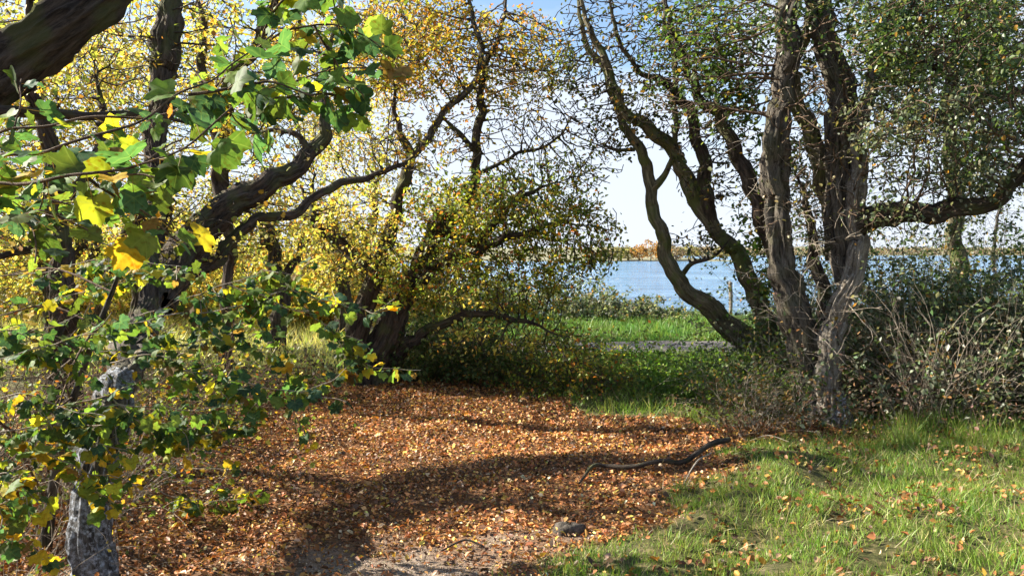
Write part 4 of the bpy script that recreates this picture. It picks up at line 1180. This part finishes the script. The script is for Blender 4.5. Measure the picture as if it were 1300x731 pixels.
boughs = [
    [(-120, 215, 1.9), (0, 200, 1.75), (80, 185, 1.7), (160, 160, 1.75), (240, 115, 1.85), (300, 80, 1.95), (350, 40, 2.0)],
    [(-120, 250, 1.8), (20, 232, 1.6), (110, 222, 1.55), (180, 205, 1.6), (230, 180, 1.7)],
    [(-120, 190, 2.2), (20, 165, 2.1), (120, 150, 2.1), (220, 145, 2.2), (320, 120, 2.3), (400, 95, 2.35), (470, 85, 2.4), (520, 110, 2.4)],
    [(110, 222, 1.6), (150, 250, 1.65), (185, 285, 1.7), (200, 300, 1.72)],
    [(220, 145, 2.2), (280, 105, 2.2), (330, 60, 2.25), (400, 30, 2.3), (460, 45, 2.35), (500, 75, 2.4)],
    [(320, 120, 2.3), (370, 125, 2.3), (430, 120, 2.35), (460, 150, 2.4)],
    [(-100, 300, 2.0), (10, 275, 1.95), (60, 270, 1.9), (110, 290, 1.9)],
    [(240, 118, 1.85), (300, 112, 1.9), (350, 105, 1.95), (395, 120, 2.0)],
    [(330, 60, 2.25), (350, 10, 2.2), (400, -20, 2.2), (440, -10, 2.3)],
    [(-80, 260, 2.4), (20, 250, 2.4), (100, 262, 2.4), (150, 262, 2.4)],
    [(400, 30, 2.3), (430, 90, 2.3), (450, 110, 2.3)],
]
bp = [px_path(b_, 0.0042) for b_ in boughs]


def side_shoots(paths, per, lo, hi, seed, down=0.0, r=0.0022):
    r_ = np.random.default_rng(seed); o_ = []
    for p in paths:
        for q in range(per):
            i = int(r_.uniform(0.15, 0.95) * (len(p) - 1)); i = min(max(i, 1), len(p) - 2)
            t = norm(p[i + 1, :3] - p[i - 1, :3])
            d = norm(t * 0.7 + r_.normal(0, 0.6, 3) + np.array([0, 0, -down])); L_ = r_.uniform(lo, hi)
            c = [p[i, :3]]
            for k in range(4):
                d = norm(d + r_.normal(0, 0.22, 3)); c.append(c[-1] + d * L_ / 4)
            o_.append(catmull(np.column_stack([np.array(c), np.linspace(r, r * 0.5, 5)]), 0.02))
    return o_


bp += side_shoots(bp, 3, 0.08, 0.26, 5, 0.15)
for k_, p_ in enumerate(bp):
    V, Fc = tubes(p_[:, :3], np.arange(len(p_)) - 1, p_[:, 3], 6)
    build('bough', V, Fc, M['twig_brown'], root, tb)
place_leaves(root, tb, bp, 0.046, None, lambda c: 0.09, 300, sizes_m=(0.028, 0.080))

# young maple in the left thicket: leaves at middle distance and yellow leaves by the whitened trunk
yb = (-2.55, 4.3, float(H(-2.55, 4.3)))
root = thing('young_maple', 'young maple in the left thicket with green sprays reaching right over the leaf litter', 'sapling', yb)
sprays = [
    [(-60, 470, 3.6), (20, 450, 3.6), (90, 430, 3.6), (150, 415, 3.65), (210, 400, 3.7)],
    [(-60, 520, 3.5), (30, 500, 3.4), (80, 520, 3.4), (110, 545, 3.4)],
    [(60, 520, 3.9), (140, 500, 3.9), (210, 470, 3.9), (280, 480, 3.9), (330, 490, 3.9), (390, 500, 4.0), (440, 510, 4.0)],
    [(60, 480, 4.0), (140, 420, 4.0), (220, 385, 4.0), (290, 360, 4.0), (340, 345, 4.05), (385, 350, 4.1)],
    [(200, 400, 4.0), (270, 395, 4.0), (330, 385, 4.1), (390, 395, 4.2), (430, 385, 4.3), (475, 395, 4.4), (500, 380, 4.4)],
    [(290, 360, 4.0), (330, 375, 4.0), (370, 365, 4.05)],
    [(390, 395, 4.2), (420, 420, 4.25), (440, 440, 4.3), (470, 470, 4.3)],
    [(140, 500, 3.9), (170, 530, 3.8), (230, 545, 3.8), (240, 575, 3.8)],
    [(-40, 560, 3.5), (20, 545, 3.5), (70, 540, 3.5), (110, 560, 3.5), (160, 570, 3.5)],
    [(-40, 620, 3.4), (10, 600, 3.4), (30, 620, 3.4), (50, 640, 3.4)],
    [(-40, 660, 3.3), (5, 640, 3.3), (20, 660, 3.3), (15, 690, 3.3)],
    [(60, 575, 3.5), (90, 590, 3.5), (120, 620, 3.5), (145, 640, 3.5)],
    [(0, 400, 4.2), (60, 385, 4.2), (120, 365, 4.2), (170, 350, 4.2)],
    [(0, 350, 4.4), (60, 345, 4.4), (120, 330, 4.4), (200, 335, 4.4), (260, 345, 4.4)],
    [(140, 460, 3.8), (200, 450, 3.8), (240, 470, 3.8), (290, 505, 3.8)],
    [(200, 620, 4.6), (240, 640, 4.6), (280, 635, 4.6), (310, 632, 4.6)],
    [(150, 560, 4.0), (200, 560, 4.0), (250, 555, 4.0), (290, 545, 4.0)],
    [(220, 440, 4.3), (280, 430, 4.3), (330, 445, 4.3), (370, 470, 4.3), (380, 495, 4.3)],
    [(-60, 430, 3.7), (10, 420, 3.7), (50, 440, 3.7), (80, 470, 3.7)],
    [(60, 560, 3.6), (120, 520, 3.6), (180, 515, 3.6), (250, 520, 3.7), (310, 510, 3.8)],
]
spp = [px_path(b_, 0.0036) for b_ in sprays]
spp += side_shoots(spp, 5, 0.12, 0.38, 6, 0.2)
for p_ in spp:
    V, Fc = tubes(p_[:, :3], np.arange(len(p_)) - 1, p_[:, 3], 5)
    build('spray', V, Fc, M['twig_pale'], root, yb)
tr = catmull([[yb[0], yb[1], -0.1, 0.03], [-2.4, 4.2, 0.5, 0.024], [-2.2, 4.1, 1.0, 0.018], [-1.95, 4.0, 1.5, 0.01]], 0.04)
V, Fc = limb_mesh(tr, 81, 0.8)
build('trunk', V, Fc, M['bark_grey'], root, yb)
for k_ in (0, 1, 2, 3, 8, 9, 10, 12, 13, 18, 19):       # join each spray to the stem
    a = tr[8 + (k_ * 5) % (len(tr) - 9), :3]; b2 = spp[k_][0, :3]
    m_ = (a + b2) / 2 + np.array([0, 0, 0.08])
    q = catmull([[*a, 0.006], [*m_, 0.005], [*b2, 0.0036]], 0.06)
    V, Fc = tubes(q[:, :3], np.arange(len(q)) - 1, q[:, 3], 5)
    build('shoot', V, Fc, M['twig_brown'], root, yb)


def yprob(c):
    px = 650 + c[0] / c[1] * F; py = 318 - (c[2] - EYE) / c[1] * F
    return 0.42 if (py > 560 or (py > 330 and py < 400 and px < 180)) else 0.14


place_leaves(root, yb, spp, 0.036, None, yprob, 300, sizes_m=(0.034, 0.074))
print('maple leaves done')

# ------------------------------------------------------------------ leaf litter, fallen leaves, grass
def ground_normal(x, y):
    e = 0.04
    dx = (H(x + e, y) - H(x - e, y)) / (2 * e); dy = (H(x, y + e) - H(x, y - e)) / (2 * e)
    return norm(np.stack([-dx, -dy, np.ones_like(dx)], -1))


def sample(n, x0, x1, y0, y1, dens):
    x = rng.uniform(x0, x1, n); y = rng.uniform(y0, y1, n)
    k = rng.uniform(0, 1, n) < dens(x, y)
    return x[k], y[k]


def lay(x, y, size, tilt, lift):
    nrm = ground_normal(x, y)
    z = norm(nrm + rng.normal(0, tilt, nrm.shape))
    xd = unit_rand(len(x)); xd = norm(xd - z * np.sum(xd * z, 1)[:, None])
    c = np.stack([x, y, H(x, y) + lift], -1) - xd * (size * 0.5)[:, None]
    return c, xd, z


x, y = sample(210000, -5.5, 3.8, 2.6, 10.2, lambda x, y: np.clip((np.abs(x) < y * 0.7 + 0.7) * litter(x, y) * (1.0 + 0.35 * fn(x, y, 0.4, 77)) * (1 - 0.9 * bare(x, y)), 0, 1))
sz = rng.uniform(0.015, 0.036, len(x)) * np.where(y > 6.5, 1.15, 1.0) * np.where(rng.uniform(0, 1, len(x)) < 0.12, 1.6, 0.9)
c, xd, zd = lay(x, y, sz, 0.55, rng.uniform(0.004, 0.03, len(x)))
near_ = y < 4.6
V1, F1, k1 = scatter(c[near_], xd[near_], zd[near_], sz[near_], 'curl', width=rng.uniform(0.6, 1.0, near_.sum()))
V2, F2, k2 = scatter(c[~near_], xd[~near_], zd[~near_], sz[~near_], 'rhomb', width=rng.uniform(0.8, 1.3, (~near_).sum()))
tone = 1 + 0.25 * fn(x, y, 0.5, 71)[:, None]
lc = np.clip(pick(LIT, len(x), 0.3) * tone, 0, 0.8)
V, Fc, lc = merge([(V1, F1, np.repeat(lc[near_], k1, 0)), (V2, F2, np.repeat(lc[~near_], k2, 0))])
lit = build('leaf_litter', V, Fc, M['litter'], col=lc, kind='stuff', smooth=False)
lit['label'] = 'carpet of fallen orange and brown leaves across the clearing'; lit['category'] = 'leaf litter'

x, y = sample(26000, -0.8, 8, 2.8, 9.5, lambda x, y: (1 - litter(x, y)) * np.clip(0.35 + 0.7 * fn(x, y, 0.35, 73), 0.04, 1) * (x > edge_x(y) - 0.4) * (y < 7.5))
sz = rng.uniform(0.022, 0.052, len(x))
c, xd, zd = lay(x, y, sz, 0.8, rng.uniform(0.0, 0.045, len(x)))
V, Fc, k = scatter(c, xd, zd, sz, 'curl')
o = build('scattered_leaves', V, Fc, M['litter'], col=np.repeat(pick(LIT, len(x), 0.3) * 0.75, k, 0), kind='stuff', smooth=False)
o['label'] = 'brown leaves scattered through the grass of the right bank'; o['category'] = 'fallen leaves'

x, y = sample(30000, -2.2, 1.0, 3.3, 4.9, lambda x, y: bare(x, y) * 0.8)
sz = rng.uniform(0.004, 0.013, len(x))
c, xd, zd = lay(x, y, sz, 0.7, rng.uniform(0.0, 0.006, len(x)))
V, Fc, k = scatter(c, xd, zd, sz, 'curl')
o = build('gravel_crumbs', V, Fc, M['litter'], col=np.repeat(pick([(3, (0.30, 0.24, 0.18)), (2, (0.45, 0.38, 0.30)), (2, (0.20, 0.10, 0.05)), (1, (0.08, 0.06, 0.05))], len(x), 0.25), k, 0), kind='stuff', smooth=False)
o['label'] = 'grit and trodden leaf crumbs on the bare earth at the near edge'; o['category'] = 'grit'

# the nearest fallen leaves one by one, parts of the ground
fl = []
for i, cc in enumerate([(0.46, 0.22, 0.05), (0.34, 0.14, 0.05), (0.46, 0.30, 0.06), (0.22, 0.10, 0.05), (0.34, 0.21, 0.12), (0.14, 0.07, 0.035)]):
    tv, tf = tmpl('curl')
    tv2 = tv * np.array([1, rng.uniform(0.8, 1.2), rng.uniform(0.5, 1.3)]) - np.array([0.5, 0, 0])
    # a finer outline: subdivide by hand with a raised midrib
    me_o = build('fallen_leaf', np.vstack([tv2, [[-0.75, 0.0, 0.02], [-0.5, 0.03, 0.05], [0.0, 0.0, 0.06]]]), [np.array([(0, 1, 8), (1, 2, 8), (2, 3, 8), (3, 4, 8), (4, 5, 8), (5, 0, 8), (6, 7, 0)])],
                 M['litter'], col=np.array(cc) * np.ones((9, 3)), smooth=False)
    fl.append(me_o.data); bpy.data.objects.remove(me_o)
x, y = sample(900, -2.2, 3.2, 3.7, 5.6, lambda x, y: np.where(np.abs(x) < y * 0.66, 0.7, 0.0))
x, y = x[:290], y[:290]
for i in range(len(x)):
    s_ = rng.uniform(0.030, 0.052)
    on_grass = litter(x[i], y[i]) < 0.4
    z_ = float(H(x[i], y[i])) + (0.028 if on_grass else 0.020)
    o = bpy.data.objects.new('fallen_leaf', fl[i % 6]); COL.objects.link(o); o.parent = ground
    o.location = (x[i], y[i], z_); o.scale = (s_, s_, s_)
    o.rotation_euler = (rng.normal(0, 0.45), rng.normal(0, 0.45), rng.uniform(0, 6.28))

GR1 = [(4, (0.13, 0.25, 0.03)), (3, (0.20, 0.32, 0.045)), (2, (0.08, 0.17, 0.025)), (1.4, (0.30, 0.32, 0.08)), (0.8, (0.42, 0.36, 0.18))]
GR2 = [(4, (0.08, 0.20, 0.04)), (3, (0.12, 0.25, 0.05)), (1, (0.16, 0.2, 0.05))]


def grass(name, label, n, box, dens, hgt, pal, wide=1.0, lean=0.5):
    x, y = sample(n, *box, dens)
    nb = len(x)
    clump = np.clip(1 + 0.35 * fn(x, y, 0.22, 81) + 0.3 * fn(x, y, 0.9, 82), 0.35, 1.9)
    ln = hgt * rng.uniform(0.45, 1.2, nb) * clump
    up = norm(np.stack([rng.normal(0, lean, nb) + 0.25 * fn(x, y, 0.3, 83), rng.normal(0, lean, nb) + 0.25 * fn(x, y, 0.3, 84), np.ones(nb)], -1))
    zd = unit_rand(nb)
    V, Fc, k = scatter(np.stack([x, y, H(x, y) - 0.008], -1), up, zd, ln, 'blade', width=wide * 0.055 / np.maximum(ln, 0.03))
    dry = np.clip(0.5 + 0.6 * fn(x, y, 0.7, 85), 0, 1)[:, None]
    col_ = pick(pal, nb, 0.2)
    col_ = col_ * (1 - 0.3 * dry) + 0.3 * dry * np.array([0.26, 0.27, 0.07])
    # tips bend over
    o = build(name, V, Fc, M['grass'], col=np.repeat(col_, k, 0), kind='stuff', smooth=False)
    o['label'] = label; o['category'] = 'grass'
    return nb


g1 = grass('bank_grass', 'sunlit green grass tufts on the right bank in the foreground', 150000, (-0.8, 6.5, 3.2, 8.0),
           lambda x, y: np.clip((1 - litter(x, y) * 1.3) * (x > edge_x(y) - 0.35) * np.where(np.abs(x) < y * 0.7 + 0.2, 1, 0.45) * (np.abs(x) < y * 0.7 + 2.2) * (0.95 + 0.9 * fn(x, y, 0.28, 91)), 0, 1), 0.078, GR1, 1.0)
g2 = grass('clearing_grass', 'green grass between the clearing and the gravel path', 64000, (-4, 9, 7.2, 12.4),
           lambda x, y: np.clip((1 - litter(x, y) * 1.5) * (x > -0.5) * (np.abs(x) < y * 0.7 + 0.3) * (1.0 + 0.3 * fn(x, y, 0.5, 92)), 0, 1), 0.12, GR1, 1.6)
g3 = grass('verge_grass', 'rich green grass verge between the path and the lake bank', 32000, (-2, 10, 13.85, 19.3), lambda x, y: (np.abs(x) < y * 0.68) * (y > path_mid(x) + 0.75 - 0.35 * np.minimum(x + 0.3, 0)) * 1.0, 0.20, GR2, 4.2)
g4 = grass('meadow_grass', 'bright pale meadow beyond the left trees', 30000, (-13, -1.2, 10.3, 24), lambda x, y: (np.abs(y - path_mid(x)) > 0.9 - 0.35 * np.minimum(x + 0.3, 0)) * 1.0, 0.24, [(2, (0.50, 0.50, 0.16)), (2, (0.62, 0.55, 0.26)), (1, (0.26, 0.32, 0.08))], 3.6)
g6 = grass('tall_grass', 'tall green grass tufts standing along the foot of the right thicket', 12000, (2.9, 6.4, 6.1, 7.3),
           lambda x, y: np.clip(0.4 + 1.0 * fn(x, y, 0.3, 96), 0, 1), 0.20, GR1, 1.3, lean=0.35)
g5 = grass('dead_grass', 'bleached straw and dead stems matted among the green of the right bank', 15000, (-0.6, 6.5, 3.3, 8.0),
           lambda x, y: np.clip((1 - litter(x, y) * 0.7) * (x > edge_x(y) - 0.5) * (np.abs(x) < y * 0.72 + 0.4) * (0.3 + 1.2 * fn(x, y, 0.4, 95)), 0, 1), 0.13,
           [(2, (0.50, 0.42, 0.24)), (2, (0.38, 0.30, 0.16)), (1, (0.60, 0.52, 0.34)), (1, (0.22, 0.15, 0.08))], 0.8, lean=1.3)
print('grass', g1, g2, g3, g4)

# ------------------------------------------------------------------ fallen branch, sticks, stone
fb = P(735, 627, 5.35)


def ground_path(pts, r, lift=0.03):
    q = []
    for i, (a, b2, d) in enumerate(pts):
        p = P(a, b2, d); q.append([p[0], p[1], float(H(p[0], p[1])) + lift * (1 + 1.6 * math.sin(i * 1.9) ** 2), r[i]])
    return catmull(q, 0.025)


def stick(name, label, pts, r, mat, lift=0.03, side=None):
    p = ground_path(pts, r, lift)
    base = tuple(p[0, :3])
    root = thing(name, label, 'branch', base)
    V, Fc = limb_mesh(p, hash_(label, 1), 1.0)
    build('branch_shaft', V, Fc, M[mat], root, base)
    for s_ in (side or []):
        q = catmull(np.array(s_) + 0.0, 0.025)
        V, Fc = limb_mesh(q, hash_(label, 2), 0.8)
        build('side_twig', V, Fc, M[mat], root, base)
    return p


p = stick('fallen_branch', 'long crooked dark branch lying on the leaf litter toward the hawthorn', [(735, 627, 5.35), (752, 612, 5.55), (768, 608, 5.62), (800, 614, 5.55), (838, 606, 5.6), (868, 592, 5.7), (900, 572, 6.0), (925, 562, 6.2)],
          [0.007, 0.012, 0.014, 0.016, 0.018, 0.019, 0.02, 0.022], 'bark_dark', 0.035)
stick('fallen_stick', 'pale broken stick on the edge of the right bank', [(868, 620, 5.2), (885, 600, 5.5), (903, 585, 5.75)], [0.004, 0.006, 0.004], 'twig_pale', 0.04)
stick('fallen_stick', 'thin pale stick leaning in front of the hawthorn foot', [(952, 556, 6.5), (975, 565, 6.3), (1002, 577, 6.1)], [0.0025, 0.004, 0.0025], 'twig_pale', 0.03)
stick('fallen_stick', 'short dark stick at the near edge of the clearing', [(560, 700, 4.2), (590, 694, 4.25), (615, 697, 4.22)], [0.004, 0.006, 0.004], 'bark_dark', 0.03)

sp0 = P(722, 690, 4.5)
sb = (float(sp0[0]), 4.5, float(H(sp0[0], 4.5)))
nu, nv = 18, 12
th, ph = np.meshgrid(np.linspace(0, 2 * math.pi, nu, endpoint=False), np.linspace(-1.5, 1.5, nv))
rr = 1 + 0.16 * np.sin(3 * th + 1) * np.cos(ph) + 0.12 * np.sin(5 * th + 3 * ph) + rng.normal(0, 0.03, th.shape)
V = np.stack([0.085 * rr * np.cos(th) * np.cos(ph) ** 0.6, 0.05 * rr * np.sin(th) * np.cos(ph) ** 0.6, 0.045 * np.sign(np.sin(ph)) * np.abs(np.sin(ph)) ** 0.7 * rr + 0.02], -1).reshape(-1, 3)
i_, j_ = np.meshgrid(np.arange(nv - 1), np.arange(nu), indexing='ij')
Fq = np.stack([i_ * nu + j_, i_ * nu + (j_ + 1) % nu, (i_ + 1) * nu + (j_ + 1) % nu, (i_ + 1) * nu + j_], -1).reshape(-1, 4)
stm = bark_mat('stone', (0.03, 0.027, 0.022), (0.16, 0.135, 0.11), bump=0.5)
o = build('stone', V + np.array(sb), [Fq], stm, base=sb)
o['label'] = 'flat dark stone half sunk at the grass edge near the viewer'; o['category'] = 'stone'

tot = 0
seen = set()
for o in bpy.data.objects:
    if o.type == 'MESH' and o.data.name not in seen:
        seen.add(o.data.name); tot += len(o.data.loops) - 2 * len(o.data.polygons)
print('TRIS', tot, 'objects', len(bpy.data.objects))
